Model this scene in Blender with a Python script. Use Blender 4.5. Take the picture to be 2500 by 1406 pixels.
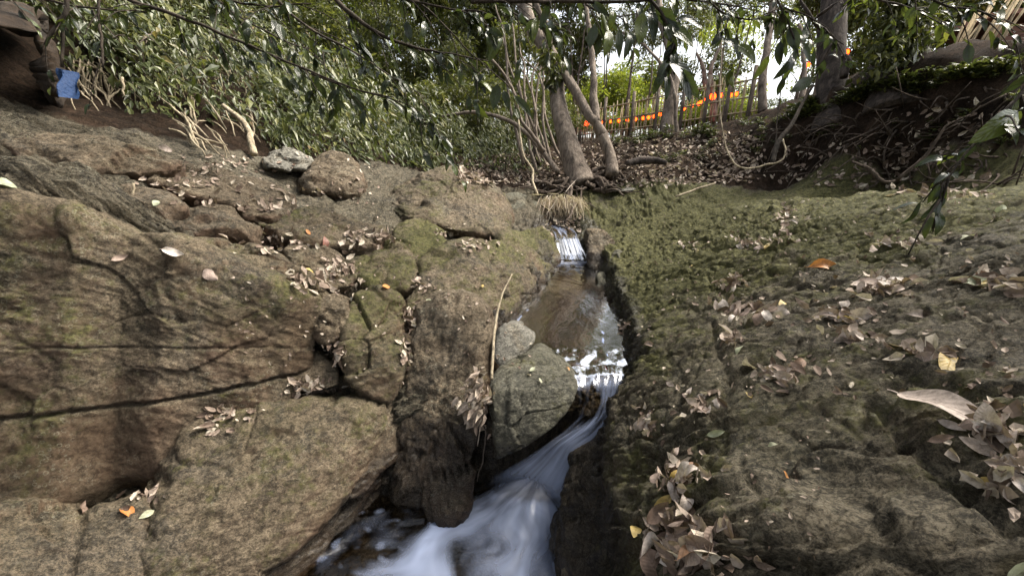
import bpy, bmesh, math, random
import numpy as np
from mathutils import Vector, Matrix

random.seed(7)
rng = np.random.default_rng(7)
for _o in list(bpy.data.objects):
    bpy.data.objects.remove(_o, do_unlink=True)
scene = bpy.context.scene
COL = scene.collection

# ------------------------------------------------------------------ camera, world, sun, exposure
F, CX, CY = 1000.0, 1250.0, 703.0          # focal length and centre in photo pixels
PITCH = math.radians(18.0)
CAM = np.array([0.0, 0.0, 1.5])
cam_d = bpy.data.cameras.new("camera")
cam_d.sensor_width = 36.0
cam_d.lens = 36.0 * F / 2500.0
cam_d.clip_start = 0.02
cam_d.clip_end = 1000.0
cam = bpy.data.objects.new("camera", cam_d)
COL.objects.link(cam)
cam.location = CAM
cam.rotation_euler = (math.radians(90) - PITCH, 0, 0)
scene.camera = cam

SUN_EL, SUN_AZ = math.radians(50), math.radians(72)      # azimuth clockwise from +Y
world = bpy.data.worlds.new("World")
scene.world = world
world.use_nodes = True
wn = world.node_tree.nodes
wl = world.node_tree.links
wn.clear()
wo = wn.new("ShaderNodeOutputWorld")
wb = wn.new("ShaderNodeBackground")
sky = wn.new("ShaderNodeTexSky")
sky.sky_type = 'NISHITA'
sky.sun_disc = False
sky.sun_elevation = SUN_EL
sky.sun_rotation = SUN_AZ
sky.dust_density = 3.0
sky.air_density = 1.0
whs = wn.new("ShaderNodeHueSaturation")
whs.inputs["Saturation"].default_value = 0.28
wl.new(sky.outputs[0], whs.inputs["Color"])
wl.new(whs.outputs[0], wb.inputs["Color"])
wl.new(wb.outputs[0], wo.inputs["Surface"])
wb.inputs["Strength"].default_value = 0.088

sun_d = bpy.data.lights.new("sun", 'SUN')
sun_d.energy = 2.5
sun_d.angle = math.radians(38)
sun_d.color = (1.0, 0.92, 0.79)
sun = bpy.data.objects.new("sun", sun_d)
COL.objects.link(sun)
sd = Vector((math.sin(SUN_AZ) * math.cos(SUN_EL), math.cos(SUN_AZ) * math.cos(SUN_EL), math.sin(SUN_EL)))
sun.rotation_euler = sd.to_track_quat('Z', 'Y').to_euler()
sun.location = (5, 10, 20)

scene.view_settings.view_transform = 'Standard'
scene.view_settings.look = 'None'
scene.view_settings.exposure = 2.08
scene.view_settings.gamma = 1.0
scene.view_settings.use_curve_mapping = False
scene.render.engine = 'CYCLES'
scene.cycles.use_denoising = True
scene.cycles.max_bounces = 7
scene.cycles.diffuse_bounces = 3
scene.cycles.glossy_bounces = 3
scene.cycles.transmission_bounces = 4
scene.cycles.transparent_max_bounces = 12
scene.cycles.caustics_reflective = False
scene.cycles.caustics_refractive = False

# ------------------------------------------------------------------ helpers
_FW = np.array([0.0, math.cos(PITCH), -math.sin(PITCH)])
_UP = np.array([0.0, math.sin(PITCH), math.cos(PITCH)])
_RT = np.array([1.0, 0.0, 0.0])


def ray(px, py):
    return _FW + _RT * ((px - CX) / F) + _UP * ((CY - py) / F)


def P(px, py, t):
    """world point on the sight line through a photo pixel, t metres deep"""
    return CAM + ray(px, py) * t


def Pz(px, py, z):
    d = ray(px, py)
    return CAM + d * ((z - CAM[2]) / d[2])


# --- gradient noise
_perm = np.random.default_rng(11).permutation(256).astype(np.int64)
_perm = np.concatenate([_perm, _perm, _perm])
_g = np.random.default_rng(12).normal(size=(256, 3))
_g /= np.linalg.norm(_g, axis=1)[:, None]


def pnoise(p):
    pi = np.floor(p).astype(np.int64)
    pf = p - pi
    pi &= 255
    u = pf * pf * pf * (pf * (pf * 6 - 15) + 10)
    out = 0
    for dx in (0, 1):
        wx = u[:, 0] if dx else 1 - u[:, 0]
        for dy in (0, 1):
            wy = u[:, 1] if dy else 1 - u[:, 1]
            for dz in (0, 1):
                wz = u[:, 2] if dz else 1 - u[:, 2]
                h = _perm[_perm[_perm[(pi[:, 0] + dx) & 255] + ((pi[:, 1] + dy) & 255)] + ((pi[:, 2] + dz) & 255)]
                gr = _g[h]
                out = out + wx * wy * wz * (gr[:, 0] * (pf[:, 0] - dx) + gr[:, 1] * (pf[:, 1] - dy) + gr[:, 2] * (pf[:, 2] - dz))
    return out * 1.5


def fbm(p, octs=5, lac=2.03, gain=0.5, ridged=False):
    s, a, tot = 0, 1.0, 0
    q = p.copy()
    for i in range(octs):
        n = pnoise(q + 17.3 * i)
        if ridged:
            n = 1 - 2 * np.abs(n)
        s = s + a * n
        tot += a
        a *= gain
        q = q * lac
    return s / tot


def chunks(p, k=1.0):
    """broken blocky facets: per-cell height with a tilt, and the distance to the joint between cells"""
    pi = np.floor(p).astype(np.int64); pf = p - pi
    n = len(p)
    f1 = np.full(n, 9.0); f2 = np.full(n, 9.0); val = np.zeros(n)
    for dx in (-1, 0, 1):
        for dy in (-1, 0, 1):
            for dz in (-1, 0, 1):
                h = _perm[_perm[_perm[(pi[:, 0] + dx) & 255] + ((pi[:, 1] + dy) & 255)] + ((pi[:, 2] + dz) & 255)]
                jit = _g[h] * .42 + .5
                d = np.array([dx, dy, dz]) + jit - pf
                r2 = (d * d).sum(1)
                til = (d * _g[(h + 37) & 255]).sum(1)
                nearer = r2 < f1
                f2 = np.where(nearer, f1, np.minimum(f2, r2))
                val = np.where(nearer, _g[(h + 91) & 255][:, 0] * .7 + til * k, val)
                f1 = np.where(nearer, r2, f1)
    return val, np.sqrt(f2) - np.sqrt(f1)


def smooth(a, b, x):
    t = np.clip((x - a) / (b - a), 0, 1)
    return t * t * (3 - 2 * t)


def tag(o, label=None, cat=None, group=None, kind=None):
    if label: o["label"] = label
    if cat: o["category"] = cat
    if group: o["group"] = group
    if kind: o["kind"] = kind
    return o


def mesh_np(name, v, f, mat=None, smooth_shade=True, attrs=None):
    """v (n,3); f (m,3) or (m,4) int array"""
    v = np.asarray(v, dtype=np.float32)
    f = np.asarray(f, dtype=np.int32)
    me = bpy.data.meshes.new(name)
    n, k = f.shape
    me.vertices.add(len(v))
    me.vertices.foreach_set("co", v.ravel())
    me.loops.add(n * k)
    me.loops.foreach_set("vertex_index", f.ravel())
    me.polygons.add(n)
    me.polygons.foreach_set("loop_start", np.arange(0, n * k, k, dtype=np.int32))
    me.polygons.foreach_set("loop_total", np.full(n, k, dtype=np.int32))
    me.polygons.foreach_set("use_smooth", np.full(n, smooth_shade, dtype=bool))
    me.update(calc_edges=True)
    if attrs:
        for an, av in attrs.items():
            a = me.attributes.new(an, 'FLOAT', 'POINT')
            a.data.foreach_set("value", np.asarray(av, dtype=np.float32))
    if mat is not None:
        me.materials.append(mat)
    return me


def link(name, me, parent=None):
    o = bpy.data.objects.new(name, me)
    COL.objects.link(o)
    if parent is not None:
        o.parent = parent
    return o


def empty(name, loc=(0, 0, 0), rz=0.0):
    o = bpy.data.objects.new(name, None)
    COL.objects.link(o)
    o.location = loc
    o.rotation_euler = (0, 0, rz)
    o.empty_display_size = 0.1
    return o


def normals_np(v, f):
    if f.shape[1] == 4:
        e1 = v[f[:, 2]] - v[f[:, 0]]
        e2 = v[f[:, 3]] - v[f[:, 1]]
    else:
        e1 = v[f[:, 1]] - v[f[:, 0]]
        e2 = v[f[:, 2]] - v[f[:, 0]]
    fn = np.cross(e1, e2)
    n = np.zeros_like(v)
    for k in range(f.shape[1]):
        for c in range(3):
            n[:, c] += np.bincount(f[:, k], weights=fn[:, c], minlength=len(v))
    return n / (np.linalg.norm(n, axis=1)[:, None] + 1e-12)


# --- node shorthand
def new_mat(name):
    m = bpy.data.materials.new(name)
    m.use_nodes = True
    nt = m.node_tree
    nt.nodes.clear()
    out = nt.nodes.new("ShaderNodeOutputMaterial")
    return m, nt, out


class N:
    def __init__(s, nt): s.nt = nt

    def node(s, t, **kw):
        n = s.nt.nodes.new(t)
        for k, v in kw.items():
            if k in n.inputs: s.set(n.inputs[k], v)
            else: setattr(n, k, v)
        return n

    def set(s, inp, v):
        if isinstance(v, bpy.types.NodeSocket): s.nt.links.new(v, inp)
        else: inp.default_value = v

    def math(s, op, a, b=None, c=None):
        n = s.nt.nodes.new("ShaderNodeMath"); n.operation = op
        s.set(n.inputs[0], a)
        if b is not None: s.set(n.inputs[1], b)
        if c is not None: s.set(n.inputs[2], c)
        return n.outputs[0]

    def mix(s, f, a, b, mode='MIX'):
        n = s.nt.nodes.new("ShaderNodeMix"); n.data_type = 'RGBA'; n.blend_type = mode
        s.set(n.inputs[0], f); s.set(n.inputs[6], a); s.set(n.inputs[7], b)
        return n.outputs[2]

    def ramp(s, fac, stops, interp='LINEAR'):
        n = s.nt.nodes.new("ShaderNodeValToRGB")
        n.color_ramp.interpolation = interp
        el = n.color_ramp.elements
        while len(el) < len(stops): el.new(0.5)
        for e, (p, c) in zip(el, stops):
            e.position = p
            e.color = c if len(c) == 4 else (*c, 1)
        s.set(n.inputs[0], fac)
        return n.outputs[0]

    def mapr(s, v, a, b, c=0.0, d=1.0):
        n = s.nt.nodes.new("ShaderNodeMapRange")
        s.set(n.inputs[0], v)
        n.inputs[1].default_value = a; n.inputs[2].default_value = b
        n.inputs[3].default_value = c; n.inputs[4].default_value = d
        return n.outputs[0]

    def noise(s, vec, scale, detail=6, rough=0.55, dist=0.0):
        n = s.nt.nodes.new("ShaderNodeTexNoise")
        s.set(n.inputs["Vector"], vec)
        n.inputs["Scale"].default_value = scale
        n.inputs["Detail"].default_value = detail
        n.inputs["Roughness"].default_value = rough
        n.inputs["Distortion"].default_value = dist
        return n.outputs["Fac"]

    def voro(s, vec, scale, feature='F1', out="Distance", rnd=1.0):
        n = s.nt.nodes.new("ShaderNodeTexVoronoi"); n.feature = feature
        s.set(n.inputs["Vector"], vec)
        n.inputs["Scale"].default_value = scale
        n.inputs["Randomness"].default_value = rnd
        return n.outputs[out]

    def mapping(s, vec, scale=(1, 1, 1), rot=(0, 0, 0), loc=(0, 0, 0)):
        n = s.nt.nodes.new("ShaderNodeMapping")
        s.set(n.inputs[0], vec)
        n.inputs["Scale"].default_value = scale
        n.inputs["Rotation"].default_value = rot
        n.inputs["Location"].default_value = loc
        return n.outputs[0]

    def attr(s, name):
        n = s.nt.nodes.new("ShaderNodeAttribute"); n.attribute_name = name
        return n.outputs["Fac"]


def principled(n, **kw):
    b = n.nt.nodes.new("ShaderNodeBsdfPrincipled")
    for k, v in kw.items():
        n.set(b.inputs[k], v)
    return b


# ------------------------------------------------------------------ materials
def rock_material(name, dry, dark, moss_amt=1.0, lichen=1.0, red=0.0, strata=(0.5, 0.35), pale=1.0):
    m, nt, out = new_mat(name)
    n = N(nt)
    geo = n.node("ShaderNodeNewGeometry")
    pos = geo.outputs["Position"]
    nz = n.node("ShaderNodeSeparateXYZ", Vector=geo.outputs["Normal"]).outputs["Z"]
    mul = lambda c, k: tuple(min(1, q * k) for q in c[:3]) + (1,)
    big = n.noise(pos, 1.6, 5, 0.6)
    mid = n.noise(pos, 8.0, 10, 0.68, .4)
    fine = n.noise(pos, 34.0, 10, 0.72, .5)
    grain = n.noise(pos, 120.0, 6, 0.75)
    stv = n.mapping(pos, scale=(3.0, 6.0, 8.0), rot=(0.35, 0.2, strata[0]))
    st = n.noise(stv, 3.4, 10, 0.66, 1.3)
    st2 = n.noise(stv, 15.0, 8, 0.68, 1.6)
    hue = n.noise(pos, 2.7, 7, .62, .8)
    # crinkles: thin pale ridge lines and thin dark ones
    ck = n.math('ABSOLUTE', n.math('SUBTRACT', n.noise(stv, 6.5, 7, .62, 1.0), .5))
    ck2 = n.math('ABSOLUTE', n.math('SUBTRACT', n.noise(pos, 21, 7, .65, .8), .5))
    col = n.ramp(n.math('ADD', n.math('MULTIPLY', big, 0.4), n.math('MULTIPLY', mid, 0.6)), [(0.38, dark), (0.50, dry), (0.62, mul(dry, 1.5))])
    col = n.mix(n.math('MULTIPLY', n.mapr(hue, .52, .58), .65), col, (dark[0] * .95, dark[0] * .92, dark[0] * .82, 1))
    col = n.mix(n.math('MULTIPLY', n.mapr(hue, .44, .37), .55), col, (dry[0] * 1.5, dry[0] * 1.2, dry[0] * .80, 1))
    col = n.mix(n.math('MULTIPLY', n.mapr(ck2, .035, .0), .6 * pale), col, mul(dry, 2.3))
    col = n.mix(n.math('MULTIPLY', n.mapr(fine, 0.50, 0.56), 0.55 * pale), col, mul(dry, 2.1))
    col = n.mix(n.math('MULTIPLY', n.mapr(fine, 0.46, 0.40), 0.6), col, mul(dark, .4))
    col = n.mix(n.math('MULTIPLY', n.mapr(grain, 0.49, 0.42), 0.6), col, mul(dark, .3))
    col = n.mix(n.math('MULTIPLY', n.mapr(st, 0.49, 0.38), 0.55), col, mul(dark, .4))
    col = n.mix(n.math('MULTIPLY', n.mapr(ck, .030, .0), .65), col, mul(dark, .3))
    col = n.mix(n.math('MULTIPLY', n.mapr(st2, 0.46, 0.40), 0.6), col, mul(dark, .35))  # flake hollows tinted dark, relief shade put into the colour
    col = n.mix(n.math('MULTIPLY', n.mapr(st2, 0.54, 0.62), 0.5 * pale), col, mul(dry, 1.9))  # flake crests tinted pale, relief highlights put into the colour
    if red > 0:
        rf = n.math('MULTIPLY', n.mapr(n.noise(pos, 2.3, 4), 0.42, 0.60), red)
        rf = n.math('MULTIPLY', rf, n.mapr(nz, 0.8, 0.2))
        col = n.mix(rf, col, n.mix(n.mapr(fine, .4, .6), (0.105, 0.060, 0.038, 1), (0.24, 0.15, 0.10, 1)))
    if lichen > 0:
        lv = n.voro(n.mapping(pos, loc=(3, 1, 2)), 40.0)
        lf = n.math('MULTIPLY', n.mapr(n.math('ABSOLUTE', n.math('SUBTRACT', lv, .33)), 0.10, 0.02), n.mapr(n.noise(pos, 3.1, 5, 0.6), 0.50, 0.62))
        lf = n.math('MULTIPLY', lf, n.mapr(grain, 0.42, 0.55))
        col = n.mix(n.math('MULTIPLY', lf, 0.8 * lichen), col, (0.50, 0.48, 0.36, 1))
    mo = n.attr("moss")
    mn = n.math('ADD', n.math('MULTIPLY', n.noise(pos, 3.1, 8, 0.7), 0.55), n.math('MULTIPLY', n.noise(pos, 19, 9, 0.78), 0.45))
    mth = n.math('SUBTRACT', 0.685, n.math('MULTIPLY', mo, 0.32 * moss_amt))
    mf = n.math('MULTIPLY', n.mapr(n.math('SUBTRACT', mn, mth), -0.03, 0.07), n.mapr(nz, -0.1, 0.40))
    mcol = n.ramp(n.noise(pos, 36, 8, 0.78), [(0.36, (0.028, 0.028, 0.008)), (0.48, (0.092, 0.092, 0.026)), (0.60, (0.235, 0.225, 0.080))])
    col = n.mix(n.math('MULTIPLY', mf, 0.85), col, mcol)
    # a thin green film in broad patches, scaled by the moss value
    col = n.mix(n.math('MULTIPLY', n.mapr(n.noise(pos, 1.1, 6, .65), .45, .6), n.math('MULTIPLY', mo, .35)), col, n.mix(n.mapr(fine, .4, .6), (.035, .038, .010, 1), (.13, .13, .045, 1)))
    wet = n.attr("wet")
    wn_ = n.mapr(n.math('ADD', wet, n.math('MULTIPLY', n.math('SUBTRACT', mid, 0.5), 0.9)), 0.30, 0.62)
    col = n.mix(n.math('MULTIPLY', wn_, 0.68), col, (0.014, 0.009, 0.008, 1))
    silt = n.attr("silt")
    col = n.mix(silt, col, n.mix(n.mapr(n.noise(n.mapping(pos, scale=(5, 1.2, 1)), 4, 5), 0.4, 0.62), (0.040, 0.022, 0.010, 1), (0.115, 0.070, 0.032, 1)))
    b = principled(n, **{"Base Color": col, "Roughness": n.mapr(wn_, 0, 1, 0.85, 0.25)})
    b.inputs["Specular IOR Level"].default_value = 0.35
    h1 = n.math('ADD', n.math('MULTIPLY', st, 1.0), mid)
    h1 = n.math('ADD', h1, n.math('MULTIPLY', n.mapr(ck, 0, .06), .30))
    h1 = n.math('ADD', h1, n.math('MULTIPLY', st2, .55))
    bm = n.node("ShaderNodeBump", Height=h1)
    bm.inputs["Strength"].default_value = 1.0
    bm.inputs["Distance"].default_value = 0.05
    h2 = n.math('ADD', fine, n.math('MULTIPLY', grain, 0.35))
    h2 = n.math('ADD', h2, n.math('MULTIPLY', n.math('MULTIPLY', mf, n.noise(pos, 60, 6, 0.8)), 0.55))
    bm2 = n.node("ShaderNodeBump", Height=h2)
    bm2.inputs["Strength"].default_value = 1.0
    bm2.inputs["Distance"].default_value = 0.034
    nt.links.new(bm.outputs[0], bm2.inputs["Normal"])
    nt.links.new(bm2.outputs[0], b.inputs["Normal"])
    nt.links.new(b.outputs[0], out.inputs[0])
    return m


M_bed = rock_material("bedrock", (0.142, 0.122, 0.086, 1), (0.054, 0.046, 0.032, 1), moss_amt=1.0, lichen=0.7, red=0.3, strata=(0.5, 0), pale=1.25)
M_left = rock_material("rock_brown", (0.225, 0.177, 0.120, 1), (0.090, 0.068, 0.046, 1), moss_amt=0.95, lichen=0.8, red=0.75, strata=(-0.5, 0), pale=.65)
M_grey = rock_material("rock_grey_green", (0.185, 0.175, 0.130, 1), (0.095, 0.092, 0.066, 1), moss_amt=0.75, lichen=0.8, strata=(0.9, 0), pale=.7)
M_pale = rock_material("rock_pale", (0.34, 0.32, 0.27, 1), (0.20, 0.19, 0.16, 1), moss_amt=0.2, lichen=0.3, strata=(0.2, 0), pale=.6)

# ------------------------------------------------------------------ bedrock: one sheet, out to the horizon
_pz = [  # photo pixel and height of the surface there
    (1530, 1000, .36), (1545, 900, .40), (1520, 800, .40), (1500, 700, .42), (1500, 620, .50), (1470, 560, .58),
    (1700, 1000, .60), (1700, 800, .58), (1700, 650, .65), (1700, 550, .78), (1700, 478, .98), (1560, 500, .86),
    (1570, 1200, .36), (1700, 1200, .56), (1700, 1400, .52), (1600, 1400, .36),
    (2000, 1400, .68), (2000, 1200, .70), (2000, 1000, .74), (2000, 800, .80), (2000, 650, .87), (2000, 550, 1.0), (2000, 450, 1.17), (1850, 500, 1.02), (1850, 446, 1.13), (2100, 500, 1.11), (2180, 468, 1.20),
    (2300, 1400, .78), (2300, 1200, .82), (2300, 1000, .88), (2300, 800, .94), (2300, 650, 1.0), (2300, 530, 1.13),
    (2490, 1300, .85), (2490, 1000, .95), (2490, 800, 1.0), (2490, 600, 1.15), (2490, 485, 1.22),
    (2120, 1100, .77), (1850, 900, .70), (1850, 1100, .65),
]
_pt = [  # photo pixel and depth
    (0, 235, 3.2), (180, 285, 3.2), (430, 335, 3.6), (600, 400, 3.8), (700, 455, 4.0), (850, 480, 4.2), (600, 600, 2.75), (700, 640, 2.75),
    (900, 640, 3.0), (780, 560, 3.1), (600, 500, 3.0), (500, 420, 3.2), (300, 400, 2.8), (100, 350, 2.7), (0, 300, 2.6),
    (0, 470, 1.95), (300, 500, 2.25), (450, 560, 2.35), (1000, 560, 3.6), (1180, 640, 3.6), (1290, 620, 4.3), (900, 500, 4.0),
    (1250, 505, 5.5), (1060, 490, 5.2),
    # root bank, far middle
    (1150, 440, 6.2), (1300, 475, 6.0), (1450, 470, 6.0), (1150, 385, 7.2), (1300, 385, 7.4), (1450, 385, 7.2),
    (1300, 365, 9.0), (1100, 370, 9.5), (900, 360, 9.0),
    # right soil bank, foot and top
    (1550, 425, 6.2), (1750, 418, 5.9), (1950, 415, 5.5), (2200, 440, 4.5), (2400, 455, 3.7),
    (1550, 350, 7.4), (1700, 338, 7.0), (1850, 310, 6.3), (2000, 272, 5.4), (2150, 240, 4.75), (2300, 232, 4.25), (2480, 203, 3.9),
    (1500, 340, 9.5), (1700, 325, 9.5), (1850, 300, 9.0), (2100, 230, 7.5), (2350, 222, 6.5), (2480, 215, 5.5),
    # low ground under the left blocks
]
_pw = [(-1.0, 1.2, -.6), (-1.7, 1.3, -.45), (-2.6, 1.0, -.2), (-1.0, 1.75, -.6), (-1.6, 1.75, -.3), (-2.4, 1.6, .1), (-0.6, 0.6, -.6), (-2, 0.3, -.4),
       (-1.05, 2.5, .58), (-.55, 2.75, .50), (-.22, 2.95, .50), (-.6, 2.2, .2), (-3.4, 1.8, 1.0), (-4, .5, .8), (-3, -1, .2), (0, -1.5, -.4), (1.5, -1.2, .6), (4, -1, 1.2),
       (.5, .5, .3), (.8, .2, .5), (4.0, 1.5, 1.25), (5, 2.6, 1.7), (6, 3, 2.0), (9, 2, 2.2), (8, 6, 2.4),
       (-4.4, 4.6, 2.1), (-3.6, 5.2, 1.95), (-2.8, 6.0, 1.75), (-5.5, 4.0, 3.2), (-6.5, 6.5, 4.3), (-4.6, 7.6, 3.2), (-2.8, 7.8, 1.9),
       (-8.5, 5, 5.4), (-9, 9, 6.3), (-5.5, 11, 4.0), (-1.5, 11, 1.7), (2, 12, 1.75), (6, 12, 2.3), (10, 11, 2.2), (14, 6, 2.5),
       (-3, 16, 2.6), (3, 18, 2.0), (9, 18, 2.4), (-12, 14, 7.0), (-8, 0, 3.0), (-14, 2, 6.5), (14, -4, 3.0), (0, -8, -.2), (-7, -8, 2), (8, -8, 2.5),
       (-25, 25, 7.0), (0, 30, 2.5), (25, 25, 2.8), (28, 0, 3.0), (-28, 0, 7.0), (0, -25, 1.0), (25, -25, 4), (-25, -25, 4)]
_c = [Pz(*q) for q in _pz] + [P(*q) for q in _pt] + [np.array(q, float) for q in _pw]
_c = np.array(_c)
_cs = 0.12


def _phi(r2): return -np.sqrt(r2 + _cs ** 2)


_A = _phi(((_c[:, None, :2] - _c[None, :, :2]) ** 2).sum(-1))
_n = len(_c)
_K = np.zeros((_n + 3, _n + 3))
_K[:_n, :_n] = _A - np.eye(_n) * 0.004
_K[:_n, _n] = 1; _K[:_n, _n + 1:] = _c[:, :2]
_K[_n:, :_n] = _K[:_n, _n:].T
_W = np.linalg.solve(_K, np.concatenate([_c[:, 2], [0, 0, 0]]))


def base_height(x, y):
    z = _W[_n] + _W[_n + 1] * x + _W[_n + 2] * y
    for i in range(_n):
        z = z + _W[i] * -np.sqrt((x - _c[i, 0]) ** 2 + (y - _c[i, 1]) ** 2 + _cs ** 2)
    return z


# channel of the stream: left and right water edge by distance, floor height
_ly = [-1.0, 0.9, 1.45, 1.78, 1.86, 1.98, 2.06, 2.25, 2.42, 2.87, 3.3, 3.9, 4.68, 4.75, 5.4, 5.8, 6.1]
_lx = [-.95, -.90, -.84, -.74, -.66, -.25, -.13, -.12, -.13, .00, .16, .36, .55, .50, .52, .40, .40]
_ry = [-1.0, 0.9, 1.39, 1.67, 1.85, 1.97, 2.06, 2.48, 3.0, 3.7, 4.55, 4.8, 5.1, 5.5, 6.1]
_rx = [.18, .20, .22, .27, .34, .50, .60, .645, .74, .83, .92, .95, .93, .82, .60]
_fy = [-1, 1.75, 1.95, 2.03, 2.10, 2.2, 2.4, 4.6, 4.75, 5.0, 5.5, 6.0, 6.4]
_fz = [-.62, -.60, -.42, .10, .20, .22, .19, .19, .30, .47, .56, .62, .8]


def height(x, y):
    z = base_height(x, y)
    wob = 0.045 * pnoise(np.stack([x * 3, y * 3, 0 * x + 3.3], 1)) + 0.02 * pnoise(np.stack([x * 9, y * 9, 0 * x + 1.3], 1))
    xl = np.interp(y, _ly, _lx) + wob
    xr = np.interp(y, _ry, _rx) + wob
    fl = np.interp(y, _fy, _fz)
    d = np.maximum(xl - x, x - xr)               # >0 outside the channel
    w = np.where(y < 2.0, 0.16, 0.13)
    w = np.where(x > 0, np.where(y < 2.0, 0.20, 0.16), w)
    k = smooth(-0.03, 1.0, d / w)
    far = smooth(6.0, 6.5, y)
    side = z
    zz = fl + (side - fl) * k
    zz = np.where(side < fl, side, zz)
    return zz * (1 - far) + z * far


def axis(lo, hi, step, out_hi, g=1.045):
    a = list(np.arange(lo, hi, step))
    s = step; v = a[-1]; up = []
    while v < out_hi:
        s *= g; v += s; up.append(v)
    s = step; v = a[0]; dn = []
    while v > -out_hi:
        s *= g; v -= s; dn.append(v)
    return np.array(dn[::-1] + a + up)


gx = axis(-1.3, 2.3, 0.0080, 260)
gy = axis(0.55, 2.9, 0.0072, 260, 1.020)
gy = gy[(gy > -14)]
gyn = gy[gy < 0.55][::3]
gy = np.concatenate([gyn, gy[gy >= 0.55]])
X, Y = np.meshgrid(gx, gy)
xf, yf = X.ravel(), Y.ravel()
zf = height(xf, yf)
nx_, ny_ = len(gx), len(gy)
I = np.arange(nx_ * ny_).reshape(ny_, nx_)
gf = np.stack([I[:-1, :-1].ravel(), I[:-1, 1:].ravel(), I[1:, 1:].ravel(), I[1:, :-1].ravel()], 1)
gv = np.stack([xf, yf, zf], 1)
near = (np.abs(xf) < 9) & (yf > -1) & (yf < 12)


def flakes(p, ang, freq, dip=0.5):
    """overlapping flaky beds"""
    ca, sa = math.cos(ang), math.sin(ang)
    al = p[:, 0] * ca + p[:, 1] * sa
    ac = -p[:, 0] * sa + p[:, 1] * ca + p[:, 2] * dip
    q = np.stack([al * 1.6, ac * 3.2, p[:, 2] * 2], 1)
    L = ac * freq + 1.3 * fbm(q, 3) + 0.5 * pnoise(q * 4)
    fr = L - np.floor(L)
    cell = pnoise(np.stack([np.floor(L) * 7.7, al * 2.2, np.floor(L) * 3.1], 1))
    return (np.where(fr < 0.85, fr / 0.85, (1 - fr) / 0.15) - 0.5) * (0.6 + 1.2 * np.clip(cell + .2, 0, 1))


def carve(p, pts, w, depth):
    """groove along a polyline of ground points"""
    out = np.zeros(len(p))
    for a, b in zip(pts[:-1], pts[1:]):
        a = np.asarray(a)[:2]; b = np.asarray(b)[:2]
        ab = b - a
        t = np.clip(((p[:, :2] - a) @ ab) / (ab @ ab + 1e-9), 0, 1)
        dd = np.linalg.norm(p[:, :2] - (a + t[:, None] * ab), axis=1)
        out = np.maximum(out, depth * np.clip(1 - dd / w, 0, 1))
    return out


gn = normals_np(gv, gf)
pn = gv[near]


def slope_foot(x):
    return np.interp(x, [-12, -8, -5, -4, -2.95, -2.7, -2.4, -1.7, -1, 0], [-2, 0, 2.5, 3.5, 3.95, 4.55, 5.2, 6.2, 6.5, 6.7])


def soil_mask(x, y):
    a = smooth(-.15, .35, y - np.interp(x, [-2, 1.9, 3.0, 3.8, 4.3, 4.7, 5.5, 8], [6.15, 6.15, 5.8, 5.3, 4.55, 3.4, 1.5, -1]) + 0.15 * pnoise(np.stack([x * 1.5, y * 1.5, x * 0 + 8.8], 1)))
    b = smooth(-.1, .25, y - slope_foot(x) + .12 * pnoise(np.stack([x * 2.5, y * 2.5, x * 0 + 2.8], 1))) * (x < 0)
    return np.clip(np.maximum(a, b), 0, 1)


soil = soil_mask(pn[:, 0], pn[:, 1])
rock_w = 1 - soil
inch = (pn[:, 0] > np.interp(pn[:, 1], _ly, _lx) + .02) & (pn[:, 0] < np.interp(pn[:, 1], _ry, _rx) - .02) & (pn[:, 1] > 2.15) & (pn[:, 1] < 4.7)
_rt = smooth(.2, .9, pn[:, 0])
dsp = (0.085 - .045 * _rt) * fbm(pn * np.array([.9, 1.4, 1.4]) + 3.1, 3) + 0.026 * fbm(pn * np.array([3.4, 6.2, 6]) + 9, 4)
dsp += 0.040 * flakes(pn + 0.05 * fbm(pn * 2, 2)[:, None], 0.30, 4.2) * smooth(-.3, .4, fbm(pn * .9 + 5, 2) + .3)
dsp += 0.027 * flakes(pn, 0.38, 11.0, 1.2) + 0.018 * flakes(pn + .03 * fbm(pn * 6, 2)[:, None], 0.45, 26.0, 1.2)
dsp -= .09 * smooth(.0, -.5, pn[:, 0]) * smooth(2.3, 2.6, pn[:, 1]) * smooth(4.8, 4.2, pn[:, 1]) * rock_w
dsp -= 0.05 * smooth(0.78, 0.98, fbm(pn * np.array([1.2, 2.6, 2.0]) + 40, 3, ridged=True) ** 1)
dsp += 0.012 * fbm(pn * 22, 4)
_cr, _sr = math.cos(.35), math.sin(.35)
_q = np.stack([pn[:, 0] * _cr + pn[:, 1] * _sr, (-pn[:, 0] * _sr + pn[:, 1] * _cr) * 2.0, pn[:, 2] * 2.2], 1)
_q = _q + .35 * np.stack([pnoise(_q * 1.1 + 3), pnoise(_q * 1.1 + 13), pnoise(_q * 1.1 + 23)], 1)
_v, _e = chunks(_q * 2.6)
_on = smooth(-.25, .25, fbm(pn * 1.1 + 31, 2) + .12)
dsp += _on * ((.034 - .020 * _rt) * _v - .014 * smooth(.08, .0, _e))
_v, _e = chunks(_q * 8.5 + 5)
_on = smooth(-.2, .3, fbm(pn * 1.7 + 61, 2) + .1)
dsp += _on * ((.014 - .007 * _rt) * _v - .007 * smooth(.12, .0, _e))
dsp *= 1 - .38 * _rt * smooth(2.6, 1.6, pn[:, 1])
dsp = np.where(inch, dsp * 0.25, dsp) * (1 - .5 * soil)
dsp += soil * (0.16 * fbm(pn * 2.2 + 7, 4) + 0.05 * fbm(pn * 9, 4))
gv[near] += gn[near] * dsp[:, None]
gv[:, 2] += 0

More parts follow.
